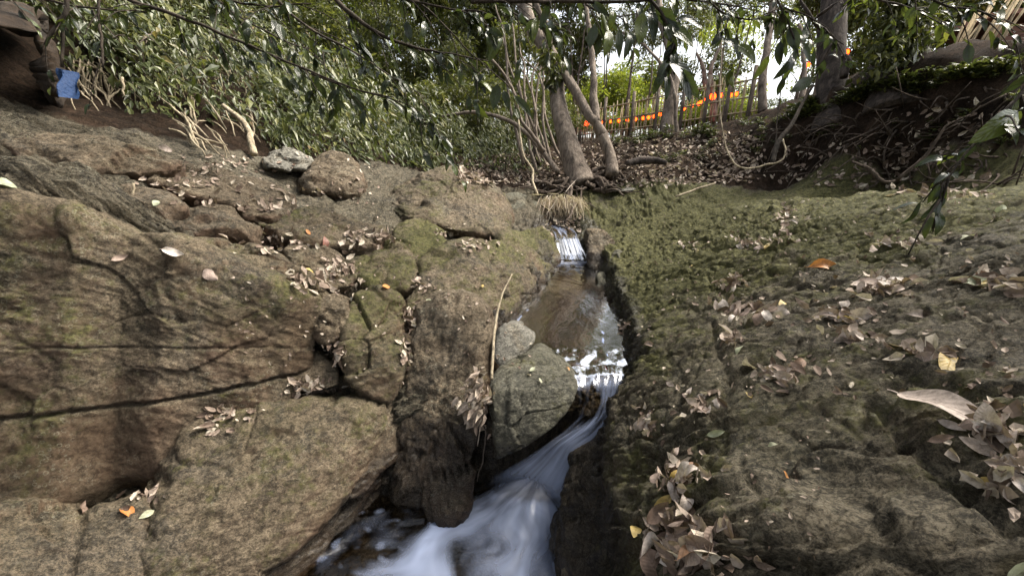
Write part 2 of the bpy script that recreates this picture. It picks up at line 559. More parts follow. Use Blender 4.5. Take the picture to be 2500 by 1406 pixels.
# joints in the right-hand rock and leaf gutters
for pts, w, dep in [
    ([Pz(1745, 1010, .62), Pz(1790, 930, .64), Pz(1830, 905, .66), Pz(1960, 900, .72)], .03, .035),
    ([Pz(1735, 1160, .58), Pz(1790, 1165, .62), Pz(1900, 1250, .68)], .015, .02),
    ([Pz(2150, 960, .84), Pz(2240, 1060, .84), Pz(2400, 1220, .84), Pz(2500, 1290, .85)], .04, .055),
    ([Pz(1790, 930, .64), Pz(1755, 870, .62), Pz(1740, 800, .60)], .02, .03),
    ([Pz(2230, 880, .90), Pz(2330, 920, .92), Pz(2490, 960, .95)], .04, .06),
    ([Pz(1550, 1000, .38), Pz(1600, 1080, .42), Pz(1660, 1180, .5), Pz(1690, 1300, .5), Pz(1680, 1406, .5)], .05, .03),
    ([Pz(1740, 690, .66), Pz(1850, 765, .68), Pz(2070, 770, .8)], .04, .03),
    ([Pz(1890, 500, .93), Pz(1920, 560, .9), Pz(1830, 600, .82), Pz(1640, 590, .7)], .06, .04),
]:
    gv[:, 2] -= carve(gv, pts, w, dep)

xs_, ys_, zs_ = gv[:, 0], gv[:, 1], gv[:, 2]
xl_ = np.interp(ys_, _ly, _lx); xr_ = np.interp(ys_, _ry, _rx)
dch = np.maximum(xl_ - xs_, xs_ - xr_)
lvl = np.interp(ys_, [-1, 1.95, 2.1, 4.7, 5.0, 6.0], [-.35, -.35, .30, .30, .55, .62])
wet = smooth(.30, .02, zs_ - lvl) * smooth(.45, .1, dch) * (ys_ < 6.2)
wet = np.maximum(wet, smooth(.26, .10, dch) * (ys_ < 2.25) * (xs_ > 0) * smooth(.42, .25, zs_))
silt = ((ys_ > 2.26) & (ys_ < 4.85) & (dch < 0.10)) * smooth(.315, .27, zs_)
moss = np.clip(0.54 + 0.44 * smooth(1.6, 3.4, ys_) * (xs_ > .5) + 0.3 * fbm(np.stack([xs_, ys_, zs_], 1) * .8, 2) - 0.1 * smooth(2.0, 1.0, ys_), 0, 1.1)
moss = np.where((xs_ < .3), moss * smooth(-2.2, -.3, xs_) * .45, moss)
_so = soil_mask(xs_, ys_)
moss *= (1 - _so)


def soil_material():
    m, nt, out = new_mat("bedrock_and_soil")
    n = N(nt)
    # reuse the bedrock tree through a group-free mix: rock shader below, soil shader above
    return m


def add_soil(m):
    """blend leaf-mould soil over the bedrock where the attribute says so"""
    nt = m.node_tree
    n = N(nt)
    b = next(q for q in nt.nodes if q.type == 'BSDF_PRINCIPLED')
    out = next(q for q in nt.nodes if q.type == 'OUTPUT_MATERIAL')
    pos = n.node("ShaderNodeNewGeometry").outputs["Position"]
    s1 = n.noise(pos, 5, 9, 0.7)
    s2 = n.noise(pos, 45, 8, 0.8)
    c = n.ramp(n.math('ADD', n.math('MULTIPLY', s1, .5), n.math('MULTIPLY', s2, .5)), [(.36, (.006, .0045, .0035)), (.5, (.032, .022, .015)), (.64, (.095, .062, .042))])
    so = principled(n, **{"Base Color": c, "Roughness": 1.0})
    so.inputs["Specular IOR Level"].default_value = 0.1
    bm = n.node("ShaderNodeBump", Height=n.math('ADD', s1, n.math('MULTIPLY', s2, .5)))
    bm.inputs["Strength"].default_value = 1.0
    bm.inputs["Distance"].default_value = 0.12
    nt.links.new(bm.outputs[0], so.inputs["Normal"])
    mx = nt.nodes.new("ShaderNodeMixShader")
    n.set(mx.inputs[0], n.mapr(n.math('ADD', n.attr("soil"), n.math('MULTIPLY', n.math('SUBTRACT', s1, .5), .8)), .35, .6))
    nt.links.new(b.outputs[0], mx.inputs[1]); nt.links.new(so.outputs[0], mx.inputs[2])
    nt.links.new(mx.outputs[0], out.inputs[0])


add_soil(M_bed)
g_me = mesh_np("ground", gv, gf, M_bed, attrs={"moss": moss, "wet": wet, "silt": silt, "soil": _so})
ground = link("ground", g_me)
tag(ground, kind="structure")


# ------------------------------------------------------------------ rocks: faceted bodies with rounded edges
_ico = {}


def ico(sub):
    if sub not in _ico:
        bm = bmesh.new()
        bmesh.ops.create_icosphere(bm, subdivisions=sub, radius=1)
        v = np.array([q.co[:] for q in bm.verts])
        f = np.array([[w.index for w in q.verts] for q in bm.faces])
        bm.free()
        _ico[sub] = (v, f)
    return _ico[sub]


def hull_planes(pts):
    bm = bmesh.new()
    for p in pts: bm.verts.new(p)
    r = bmesh.ops.convex_hull(bm, input=bm.verts)
    bm.faces.ensure_lookup_table()
    pl = []
    for f in bm.faces:
        f.normal_update()
        nn = np.array(f.normal[:]); d = float(nn @ np.array(f.verts[0].co[:]))
        if d < 0: nn, d = -nn, -d
        if d < 1e-5: continue
        if any((q[0] @ nn) > 0.992 for q in pl): continue
        pl.append((nn, d))
    bm.free()
    return pl


def rock(name, pts, mat, label=None, cat="rock", k=14, sub=6, rough=1.0, flake=0.5, ang=0.4, seed=0, moss=0.5, wetz=None, group=None, kind=None, cracks=(), lump=1.0, swell=1.10, chunk=1.0):
    pts = np.array(pts, float)
    c = (pts.min(0) + pts.max(0)) / 2
    c = 0.5 * c + 0.5 * pts.mean(0)
    ext = (pts.max(0) - pts.min(0)) / 2
    ext = np.maximum(ext, 0.2 * ext.max())
    q = (pts - c) / ext
    pl = hull_planes(q)
    u, f = ico(sub)
    acc = np.zeros(len(u))
    for nn, d in pl:
        acc += np.maximum(0, u @ nn / d) ** k
    r = acc ** (-1.0 / k) * swell
    v = c + u * r[:, None] * ext
    n = normals_np(v, f)
    if np.einsum('ij,ij->i', n, u).mean() < 0: n = -n
    s = float(np.cbrt(np.prod(ext)))
    o = seed * 7.31
    w = v + 0.06 * np.stack([pnoise(v * 2 + o), pnoise(v * 2 + o + 9), pnoise(v * 2 + o + 19)], 1)
    d = lump * s * 0.20 * fbm(w * (0.75 / s) + o, 3) + rough * s * 0.07 * fbm(w * (2.6 / s) + o + 3, 4)
    d += flake * 0.028 * flakes(w + o, ang, 5.0, 1.3) + flake * 0.010 * flakes(w + o + 4, ang + .2, 15.0, 2)
    d -= rough * 0.022 * smooth(0.80, 0.97, fbm(w * np.array([1.5, 1.5, 2.4]) + o, 3, ridged=True))
    d += rough * 0.008 * fbm(v * 24 + o, 4) * min(1, s * 3)
    ca, sa = math.cos(ang), math.sin(ang)
    qq = np.stack([w[:, 0] * ca + w[:, 1] * sa, -w[:, 0] * sa + w[:, 1] * ca, w[:, 2] * 1.5], 1) + .12 * np.stack([pnoise(w * 3 + o), pnoise(w * 3 + o + 7), pnoise(w * 3 + o + 17)], 1)
    cv, ce = chunks(qq * max(2.2, 1.1 / s) + o)
    d += chunk * min(1, s * 3) * (.046 * cv - .022 * smooth(.07, .0, ce)) * smooth(-.35, .2, fbm(w * 1.3 + o + 50, 2))
    cv, ce = chunks(qq * 9 + o)
    d += chunk * min(1, s * 4) * (.009 * cv - .006 * smooth(.12, .0, ce)) * smooth(-.1, .35, fbm(w * 2.0 + o + 70, 2))
    v = v + n * d[:, None]
    for cp, cn, wd, dep in cracks:       # plane-shaped joints
        cn = np.array(cn, float); cn /= np.linalg.norm(cn)
        dist = np.abs((v - np.array(cp)) @ cn + 0.012 * pnoise(v * 3 + 5) + 0.008 * pnoise(v * 13))
        v = v - n * (dep * np.clip(1 - dist / wd, 0, 1))[:, None]
    at = {"moss": np.full(len(v), moss) + .25 * pnoise(v * 1.7 + o)}
    if wetz is not None:
        at["wet"] = smooth(wetz + .28, wetz + .02, v[:, 2])
    me = mesh_np(name, v, f, mat, attrs=at)
    ob = link(name, me)
    tag(ob, label, cat if kind is None else None, group, kind)
    return ob


def slab(front, dt, drop):
    """front = photo pixels with depth; the back face lies dt deeper and drop lower"""
    a = [P(*q) for q in front]
    b = []
    for q in front:
        d = ray(q[0], q[1]); d = d / np.linalg.norm(d)
        h = np.array([d[0], d[1], 0]); h /= np.linalg.norm(h)
        b.append(P(*q) + h * dt + np.array([0, 0, -drop]))
    return a + b

# ------------------------------------------------------------------ the rocks of the gorge
# big wall on the left
rock("rock_wall", slab([(-160, 440, 1.75), (0, 465, 1.85), (200, 545, 1.98), (400, 640, 2.08), (560, 700, 2.15), (690, 695, 2.28), (775, 730, 2.40),
                        (765, 850, 2.38), (735, 960, 2.36), (400, 1000, 2.12), (-160, 1000, 1.72), (-160, 1300, 1.75), (250, 1240, 2.0), (420, 1200, 2.15), (640, 1100, 2.3)], .55, .05),
     M_left, kind="structure", k=34, sub=7, flake=.22, ang=-.9, seed=1, moss=.45, lump=.22, chunk=.35, swell=1.05,
     cracks=[(P(200, 988, 1.95), (0.03, 0.1, 1), .012, .055), (P(300, 850, 2.0), (1, .2, -.10), .17, .075),
             (P(600, 850, 2.2), (.1, .3, 1), .010, .012)])
# lower block in front of it
rock("rock_ledge", slab([(500, 1010, 2.12), (700, 985, 2.25), (880, 975, 2.33), (930, 1010, 2.36), (905, 1100, 2.25), (850, 1200, 2.10), (700, 1330, 1.9), (600, 1420, 1.78),
                         (320, 1420, 1.62), (350, 1280, 1.78), (395, 1150, 1.95), (440, 1050, 2.06)], .5, .35),
     M_left, kind="structure", k=18, sub=7, flake=.3, ang=.8, seed=2, moss=.5, wetz=-.48, lump=.35, chunk=.6)
rock("rock_toe", slab([(870, 985, 2.36), (985, 990, 2.46), (975, 1120, 2.34), (935, 1195, 2.28), (850, 1300, 2.10), (700, 1440, 1.86), (600, 1440, 1.80), (860, 1180, 2.18)], .45, .35),
     M_left, kind="structure", k=11, flake=.4, ang=.9, seed=3, moss=.15, wetz=-.25, lump=.5, chunk=1.3)
rock("rock_step", slab([(-150, 1260, 1.62), (100, 1245, 1.72), (330, 1225, 1.86), (370, 1290, 1.78), (330, 1440, 1.58), (-150, 1440, 1.45)], .45, .5),
     M_left, kind="structure", k=14, flake=.8, ang=-.5, seed=4, moss=.3, lump=.5,
     cracks=[(P(180, 1330, 1.65), (1, .6, .2), .03, .04)])
# reddish pillar between the crevice and the gorge
rock("rock_pillar", slab([(1010, 770, 2.62), (1100, 720, 2.72), (1190, 790, 2.60), (1185, 950, 2.40), (1165, 1120, 2.30), (1130, 1235, 2.24), (1030, 1250, 2.22), (965, 1210, 2.26),
                          (965, 1080, 2.34), (1000, 900, 2.48)], .5, .12),
     M_left, kind="structure", k=12, flake=.3, ang=1.2, seed=5, moss=.1, wetz=-.08, rough=1.5, lump=.6, chunk=1.5,
     cracks=[(P(1075, 1000, 2.3), (1, .1, -.2), .03, .012)])
rock("rock_base", slab([(905, 1090, 2.45), (975, 1060, 2.5), (975, 1190, 2.45), (930, 1215, 2.40)], .4, .2), M_left, kind="structure", k=12, sub=5, seed=35, moss=.05, wetz=-.4)
# mossy shoulder running up the left side of the pool
rock("rock_shoulder", slab([(1030, 640, 3.05), (1110, 585, 3.5), (1230, 580, 3.7), (1290, 590, 3.95), (1345, 640, 4.25), (1330, 700, 3.92), (1255, 790, 3.08), (1190, 830, 2.72),
                            (1060, 840, 2.62), (1000, 760, 2.75)], .4, .45),
     M_left, kind="structure", k=12, flake=.4, ang=1.0, seed=6, moss=.66, wetz=.22, lump=.6)
rock("rock_shoulder", slab([(1220, 570, 4.2), (1320, 560, 4.9), (1350, 580, 5.0), (1362, 640, 4.75), (1300, 690, 4.1), (1230, 640, 3.9)], .35, .4),
     M_left, kind="structure", k=12, sub=5, flake=.4, ang=1.0, seed=7, moss=.7, wetz=.22, lump=.6)

rock("rock_fill", slab([(740, 760, 2.72), (1000, 740, 2.86), (1010, 980, 2.66), (980, 1120, 2.52), (880, 1000, 2.56), (730, 970, 2.58)], .5, .2), M_left, kind="structure", k=14, sub=6, seed=36, moss=.1, flake=.6)
R = []
# wedged boulder and the stones around it
R.append(rock("boulder", slab([(1272, 878, 2.33), (1316, 850, 2.40), (1350, 870, 2.36), (1395, 915, 2.24), (1408, 945, 2.15), (1388, 1000, 2.08), (1310, 1085, 2.02), (1208, 1130, 2.03),
                               (1202, 1010, 2.03), (1205, 950, 2.08)], .22, .05),
              M_grey, "grey green boulder wedged in the gorge above the lower fall", "boulder", k=15, flake=.15, ang=.2, seed=8, moss=.42, wetz=.0, rough=.6, lump=.3, chunk=.4, sub=6, swell=1.05))
R.append(rock("round_stone", slab([(1215, 812, 2.50), (1250, 794, 2.55), (1290, 806, 2.55), (1305, 835, 2.5), (1275, 870, 2.44), (1235, 905, 2.40), (1205, 880, 2.42)], .16, .03),
              M_pale, "smooth pale rounded stone at the near left end of the brown pool", "rock", k=6, sub=5, flake=.1, seed=9, moss=.2, rough=.4, lump=.3))
R.append(rock("boulder", slab([(955, 475, 4.6), (1020, 420, 4.9), (1110, 398, 5.1), (1190, 428, 5.1), (1238, 480, 5.0), (1245, 530, 4.7), (1220, 580, 4.3), (1100, 560, 4.0), (1000, 540, 4.0)], .8, .3),
              M_left, "large domed brown boulder standing above the mossy shoulder", "boulder", k=8, flake=.6, ang=-.7, seed=10, moss=.5, lump=.8))
R.append(rock("boulder", slab([(735, 440, 4.3), (760, 385, 4.5), (820, 362, 4.6), (868, 385, 4.6), (890, 430, 4.4), (880, 480, 4.3), (740, 460, 4.1)], .45, .2),
              M_left, "hunched dark brown boulder right of the pale sunlit rock", "boulder", k=7, sub=5, flake=.6, ang=.9, seed=11, moss=.1, lump=.8))
R.append(rock("pale_rock", slab([(640, 385, 4.25), (670, 364, 4.35), (720, 362, 4.4), (765, 390, 4.4), (740, 415, 4.25), (660, 410, 4.15)], .5, .1),
              M_pale, "flat pale grey rock lying at the foot of the green slope", "rock", k=7, sub=5, flake=.15, seed=12, moss=.0, lump=.3))
R.append(rock("mossy_rock", slab([(960, 560, 3.6), (1000, 528, 3.8), (1060, 545, 3.8), (1090, 600, 3.55), (1050, 640, 3.35), (980, 640, 3.25)], .3, .2),
              M_left, "rounded rock with a bright green moss cap above the crevice", "rock", k=7, sub=5, flake=.3, seed=13, moss=.85, lump=.6))
R.append(rock("mossy_rock", slab([(850, 610, 3.1), (900, 590, 3.3), (985, 600, 3.3), (1020, 660, 3.0), (1000, 715, 2.85), (900, 705, 2.8), (850, 660, 2.9)], .3, .2),
              M_left, "humped olive brown rock left of the small lichened stone", "rock", k=7, sub=5, flake=.4, ang=.8, seed=14, moss=.75, lump=.6))
R.append(rock("cracked_rock", slab([(850, 735, 2.52), (900, 712, 2.64), (975, 730, 2.72), (990, 800, 2.58), (988, 900, 2.42), (955, 980, 2.36), (875, 960, 2.34), (842, 850, 2.42)], .3, .2),
              M_left, "upright olive block on the left edge of the leaf filled crevice", "rock", k=10, sub=6, flake=.4, ang=1.2, seed=15, moss=.6, lump=.8))
R.append(rock("wedge_stone", slab([(770, 745, 2.42), (800, 722, 2.48), (850, 735, 2.5), (853, 800, 2.44), (825, 855, 2.40), (790, 845, 2.38), (766, 800, 2.38)], .3, .1),
              M_left, "dark grey brown stone pinched between wall and olive block", "rock", k=8, sub=5, flake=.1, seed=16, moss=.1, lump=.5))
R.append(rock("wedge_stone", slab([(726, 948, 2.36), (733, 895, 2.40), (770, 860, 2.46), (824, 905, 2.42), (826, 938, 2.36), (760, 955, 2.32)], .3, .05),
              M_left, "triangular brown stone resting on the ledge among dead leaves", "rock", k=12, sub=5, flake=.1, seed=17, moss=.05, lump=.4))
R.append(rock("lichened_stone", slab([(1005, 652, 3.1), (1020, 635, 3.15), (1055, 638, 3.15), (1068, 660, 3.1), (1040, 685, 3.0), (1010, 670, 3.05)], .08, .03),
              M_pale, "small knobbly lichened stone sitting at the top of the crevice", "rock", k=6, sub=4, flake=.3, seed=18, moss=.6, lump=1.0))
# slabs on the left shelf
for i, (pts, lab, sd_, ms) in enumerate([
    ([(320, 520, 2.5), (420, 500, 2.65), (560, 500, 2.75), (620, 540, 2.7), (600, 585, 2.6), (470, 570, 2.45), (350, 550, 2.38)], "long low slab behind the wall crest with a twig on its left end", 21, .1),
    ([(380, 590, 2.25), (480, 570, 2.42), (620, 590, 2.55), (760, 660, 2.6), (780, 700, 2.5), (680, 720, 2.35), (560, 700, 2.2), (450, 650, 2.15)], "streaked olive slab sloping down to the wall crest", 22, .45),
    ([(560, 440, 3.2), (640, 430, 3.4), (720, 470, 3.4), (700, 520, 3.1), (600, 520, 2.95)], "brown rounded slab below the hunched boulder", 23, .1),
    ([(640, 545, 2.95), (740, 500, 3.3), (860, 520, 3.4), (950, 560, 3.4), (900, 600, 3.1), (760, 590, 2.9)], "olive slab with leaf litter along its upper edge", 24, .5),
    ([(120, 470, 2.3), (260, 445, 2.45), (420, 470, 2.6), (440, 500, 2.5), (300, 530, 2.3), (160, 510, 2.2)], "dark slab on the shaded shelf left of the upright twig", 25, .3),
    ([(400, 400, 3.0), (520, 400, 3.25), (610, 450, 3.2), (600, 500, 2.95), (450, 480, 2.8), (380, 450, 2.8)], "dark brown bulging slab left of the hunched boulder", 26, .1),
    ([(690, 600, 2.75), (800, 590, 2.95), (880, 640, 2.9), (860, 700, 2.72), (760, 700, 2.6), (700, 660, 2.6)], "low rounded slab beneath the red brown leaf", 27, .3),
    ([(0, 330, 2.6), (150, 310, 2.8), (330, 350, 2.9), (440, 400, 2.9), (350, 430, 2.7), (100, 400, 2.45)], "dark upper slab sloping down from the blue cloth", 28, .2),
]):
    R.append(rock("rock_slab", slab(pts, .25, .3), M_left, lab, "rock", k=8, sub=6 if i in (1,) else 5, flake=.7, ang=-.35, seed=sd_, moss=ms, lump=.7, group="rock slabs on the left shelf"))
# right side of the gorge
rock("rock_rib", slab([(1398, 1120, 2.12), (1440, 1080, 2.12), (1485, 1060, 2.05), (1530, 1200, 1.85), (1540, 1430, 1.55), (1365, 1430, 1.78), (1372, 1230, 2.05), (1378, 1110, 2.15)], .3, .25),
     M_bed, kind="structure", k=9, flake=.5, ang=1.5, seed=30, moss=.1, wetz=.1, rough=1.5)
R.append(rock("chockstone", slab([(1375, 1330, 1.9), (1430, 1290, 1.86), (1455, 1270, 1.84), (1460, 1330, 1.78), (1440, 1430, 1.7), (1375, 1430, 1.76)], .15, .1),
              M_bed, "angular brown stone at the bottom right edge of the churning water", "rock", k=14, sub=5, flake=.2, seed=31, moss=.2, lump=.5))
R.append(rock("side_rock", slab([(1430, 560, 4.9), (1470, 560, 4.9), (1495, 600, 4.6), (1490, 660, 4.4), (1455, 665, 4.45), (1432, 630, 4.65)], .3, .1),
              M_left, "dark upright rock against the right side of the small cascade", "rock", k=8, sub=5, seed=32, moss=.15, wetz=.3))
R.append(rock("side_rock", slab([(1490, 620, 4.3), (1505, 605, 4.35), (1525, 615, 4.35), (1520, 650, 4.2), (1490, 655, 4.2)], .1, .1),
              M_grey, "small rounded grey green knob on the right rim above the pool", "rock", k=6, sub=4, flake=.1, seed=33, moss=.4))
R.append(rock("side_rock", slab([(1455, 670, 4.1), (1470, 661, 4.15), (1482, 668, 4.15), (1478, 695, 4.0), (1458, 692, 4.0)], .1, .05),
              M_grey, "fist sized stone at the right waterline of the pool", "rock", k=6, sub=4, flake=.1, seed=34, moss=.1))
for i, (pts, lab) in enumerate([
    ([(1230, 480, 5.6), (1255, 470, 5.7), (1282, 478, 5.7), (1280, 505, 5.5), (1250, 515, 5.4), (1232, 500, 5.5)], "largest grey stone of the heap left of the dead grass"),
    ([(1280, 492, 5.7), (1300, 487, 5.8), (1320, 495, 5.8), (1315, 518, 5.6), (1290, 520, 5.6)], "squat grey stone touching the dead grass"),
    ([(1262, 510, 5.5), (1280, 505, 5.5), (1298, 515, 5.5), (1295, 530, 5.4), (1265, 528, 5.4)], "lower small stone under the grey stone heap"),
    ([(1300, 527, 5.5), (1325, 522, 5.6), (1345, 535, 5.6), (1335, 550, 5.5), (1305, 545, 5.4)], "dark stone beside the top of the small cascade"),
    ([(1345, 530, 5.6), (1380, 525, 5.7), (1410, 540, 5.7), (1420, 575, 5.4), (1380, 560, 5.4), (1350, 550, 5.5)], "leaf strewn dark stones above the small cascade"),
]):
    R.append(rock("stream_stone", slab(pts, .15, .1), M_grey if i < 3 else M_left, lab, "rock", k=7, sub=4, flake=.1, seed=40 + i, moss=.1, wetz=.5 if i > 2 else None, group="stones at the head of the pool"))
R.append(rock("round_stone", slab([(1488, 462, 5.9), (1550, 450, 6.0), (1570, 455, 6.0), (1540, 466, 5.8), (1490, 468, 5.8)], .25, .03), M_pale, "flat white stone at the foot of the root bank", "rock", k=7, sub=4, flake=.1, seed=50, moss=0))

# ------------------------------------------------------------------ running water
def water_material():
    m, nt, out = new_mat("stream_water")
    n = N(nt)
    pos = n.node("ShaderNodeNewGeometry").outputs["Position"]
    fo = n.attr("foam")
    al = n.attr("cover")
    w1 = n.noise(n.mapping(pos, scale=(1, .45, 1), rot=(0, 0, .25)), 11, 3, .5, .4)
    w2 = n.noise(pos, 60, 2, .5)
    bm = n.node("ShaderNodeBump", Height=n.math('ADD', w1, n.math('MULTIPLY', w2, .15)))
    bm.inputs["Strength"].default_value = 0.22
    bm.inputs["Distance"].default_value = 0.02
    fres = n.node("ShaderNodeFresnel"); fres.inputs[0].default_value = 1.33
    nt.links.new(bm.outputs[0], fres.inputs["Normal"])
    gl = n.node("ShaderNodeBsdfGlossy"); gl.inputs["Roughness"].default_value = 0.03
    nt.links.new(bm.outputs[0], gl.inputs["Normal"])
    tr = n.node("ShaderNodeBsdfTransparent"); tr.inputs[0].default_value = (.93, .82, .66, 1)
    mx = nt.nodes.new("ShaderNodeMixShader")
    n.set(mx.inputs[0], n.math('MINIMUM', n.math('MULTIPLY', fres.outputs[0], .8), 1.0))
    nt.links.new(tr.outputs[0], mx.inputs[1]); nt.links.new(gl.outputs[0], mx.inputs[2])
    foam = principled(n, **{"Base Color": (.29, .345, .50, 1), "Roughness": .5})
    fm = nt.nodes.new("ShaderNodeMixShader")
    n.set(fm.inputs[0], fo)
    nt.links.new(mx.outputs[0], fm.inputs[1]); nt.links.new(foam.outputs[0], fm.inputs[2])
    t2 = n.node("ShaderNodeBsdfTransparent")
    am = nt.nodes.new("ShaderNodeMixShader")
    n.set(am.inputs[0], al)
    nt.links.new(t2.outputs[0], am.inputs[1]); nt.links.new(fm.outputs[0], am.inputs[2])
    nt.links.new(am.outputs[0], out.inputs[0])
    return m


M_water = water_material()


def grid_faces(nr, nc):
    I = np.arange(nr * nc).reshape(nr, nc)
    return np.stack([I[:-1, :-1].ravel(), I[:-1, 1:].ravel(), I[1:, 1:].ravel(), I[1:, :-1].ravel()], 1)


def water_sheet(name, secs, nr, nc, foamf, zf=None, mat=None):
    """secs: left and right world points down the flow"""
    L = np.array([a for a, b in secs]); Rr = np.array([b for a, b in secs])
    s = np.linspace(0, len(secs) - 1, nr)
    def itp(A):
        # smooth interpolation
        k = np.arange(len(secs))
        o = np.stack([np.interp(s, k, A[:, i]) for i in range(3)], 1)
        for _ in range(max(2, nr // 16)):
            o[1:-1] = (o[:-2] + 2 * o[1:-1] + o[2:]) / 4
        return o
    L, Rr = itp(L), itp(Rr)
    u = np.linspace(0, 1, nc)
    v = (L[:, None] * (1 - u[None, :, None]) + Rr[:, None] * u[None, :, None])
    S = np.repeat(np.linspace(0, 1, nr), nc); U = np.tile(u, nr)
    v = v.reshape(-1, 3)
    if zf is not None: v[:, 2] += zf(v, S, U)
    fo, co = foamf(v, S, U)
    me = mesh_np(name, v, grid_faces(nr, nc), mat or M_water, attrs={"foam": np.clip(fo, 0, 1), "cover": np.clip(co, 0, 1)})
    o = link(name, me)
    tag(o, kind="structure")
    return o


# the brown pool
def pool_foam(v, S, U):
    y = v[:, 1]
    n1 = fbm(np.stack([v[:, 0] * 9, v[:, 1] * 3, v[:, 2] * 0], 1), 4)
    f = .8 * smooth(4.45, 4.72, y + .12 * n1) * smooth(-.15, .3, n1 + smooth(4.5, 4.75, y))
    n2 = pnoise(np.stack([v[:, 0] * 30, v[:, 1] * 14, v[:, 2] * 0 + 4], 1))
    f = f + .5 * smooth(2.35, 2.15, y) * smooth(.10, .45, n1 + .3 * n2)
    # a broken line of froth along both banks
    xl = np.interp(y, _ly, _lx); xr = np.interp(y, _ry, _rx)
    dd = np.minimum(v[:, 0] - xl, xr - v[:, 0])
    f = f + .6 * smooth(.014, .004, np.abs(dd - .03 - .01 * n2)) * smooth(.15, .4, n2 + .1 + n1 * .5) * smooth(3.5, 2.8, y)
    return f, np.ones(len(v))


water_sheet("pool_water", [((max(np.interp(y, _ly, _lx) - .12, -1 if y > 2.6 else .02), y, .30), (np.interp(y, _ry, _rx) + .12, y, .30)) for y in np.linspace(4.85, 2.19, 14)], 420, 110, pool_foam,
            lambda v, S, U: .0015 * pnoise(np.stack([v[:, 0] * 7, v[:, 1] * 5, S * 0], 1)) * smooth(3.6, 2.6, v[:, 1]) + .012 * pnoise(np.stack([v[:, 0] * 16, v[:, 1] * 9, S * 0], 1)) * smooth(2.5, 2.2, v[:, 1])
            + .006 * pnoise(np.stack([v[:, 0] * 14, v[:, 1] * 8, S * 0], 1)) * smooth(4.0, 4.6, v[:, 1]))


# chute from the pool lip into the lower basin
def chute_foam(v, S, U):
    n1 = fbm(np.stack([U * 7 + .6 * pnoise(np.stack([S * 5, U * 3, S], 1)), S * 2.4, S * 0 + 2], 1), 4)
    n2 = pnoise(np.stack([U * 26, S * 5, S * 0 + 7], 1))
    f = -.02 + .34 * smooth(.08, .18, S) + .30 * smooth(.40, .66, S) + 1.1 * smooth(.10, .34, S) * (n1 + .25 * n2) * (1 - .35 * smooth(.4, .8, S))
    # dark rock parts the flow below the lip
    f -= .9 * np.exp(-(((U - .40) / .20) ** 2 + ((S - .36) / .11) ** 2))
    edge = smooth(0, .22, U + .05 * n1) * smooth(0, .10, 1 - U)
    edge = np.where(S < .25, 1, smooth(0, .38, U + .10 * n1) * smooth(0, .10, 1 - U)) * smooth(1.0, .80, S)
    edge *= 1 - .85 * np.exp(-(((U - .38) / .17) ** 2 + ((S - .37) / .09) ** 2))
    return f, edge


water_sheet("chute_water", [(Pz(1385, 893, .303), Pz(1520, 893, .303)), (Pz(1396, 915, .304), Pz(1524, 915, .304)), (Pz(1402, 945, .28), Pz(1516, 945, .27)), (Pz(1412, 985, .20), Pz(1506, 985, .20)),
                            (P(1404, 1020, 2.27), P(1492, 1025, 2.22)), (P(1372, 1050, 2.28), P(1462, 1068, 2.2)), (P(1322, 1090, 2.32), P(1412, 1110, 2.19)),
                            (P(1255, 1130, 2.37), P(1392, 1165, 2.19)), (P(1190, 1160, 2.40), P(1380, 1215, 2.19)), (Pz(1150, 1200, -.375), Pz(1385, 1260, -.375))], 160, 60, chute_foam,
            lambda v, S, U: .02 * fbm(np.stack([U * 5, S * 3, S * 0], 1), 3) - .05 * (2 * U - 1) ** 2 * smooth(.3, .6, S) + .05 * smooth(.3, .7, S))


# churning basin
def basin_foam(v, S, U):
    dx, dy = v[:, 0] - .16, v[:, 1] - 2.02
    r = np.hypot(dx, dy); th = np.arctan2(dx, -dy)
    sw = fbm(np.stack([th * 3.0 + .8 * pnoise(np.stack([r * 4, th * 2, r * 0], 1)), r * 1.6, r * 0 + 5], 1), 4)
    sw2 = fbm(np.stack([v[:, 0] * 5 - v[:, 1] * 2, v[:, 1] * 4, r * 0], 1), 4)
    line = v[:, 0] + .27 - (v[:, 1] - 1.78) * 1.32
    f = smooth(-.20, .34, line + .20 * sw2) * (.78 - .56 * smooth(.25, .85, r)) + 1.3 * sw * smooth(-.25, .1, line) + .25 * sw2
    f += .5 * smooth(.10, .02, np.abs(line - .05 - .06 * sw2)) * smooth(1.45, 1.75, v[:, 1])
    # flecks in the still corner
    fl = pnoise(np.stack([v[:, 0] * 9, v[:, 1] * 26, r * 0], 1))
    f += .75 * smooth(.42, .62, fl) * (line < 0) * smooth(1.72, 1.84, v[:, 1]) + .22 * smooth(.25, .6, pnoise(np.stack([v[:, 0] * 13, v[:, 1] * 18, r * 0 + 3], 1))) * (line < 0.1)
    return f, np.ones(len(v))


def basin_z(v, S, U):
    dx, dy = v[:, 0] - .16, v[:, 1] - 2.02
    r = np.hypot(dx, dy); th = np.arctan2(dx, -dy)
    a = smooth(1.1, .3, r)
    return a * (.035 * fbm(np.stack([th * 3, r * 2.5, r * 0], 1), 3)) + .008 * pnoise(np.stack([v[:, 0] * 6, v[:, 1] * 9, r * 0], 1)) + .05 * np.exp(-((r - .28) / .10) ** 2) * smooth(-.9, -.2, th)


water_sheet("basin_water", [((-1.25, 2.18, -.35), (.65, 2.18, -.35)), ((-1.25, -.2, -.35), (.65, -.2, -.35))], 330, 260, basin_foam, basin_z)


# small cascade at the head of the pool
def casc_foam(v, S, U):
    st = fbm(np.stack([U * 8 + .9 * pnoise(np.stack([S * 4, U * 5, S], 1)), S * 2.2, S * 0], 1), 4)
    f = .02 + 1.2 * st + .45 * smooth(.8, 1, S) * (.5 + st)
    return f, smooth(0, .06, U) * smooth(0, .06, 1 - U) * np.where(S > .3, .55 + .45 * smooth(-.2, .15, st), 1)


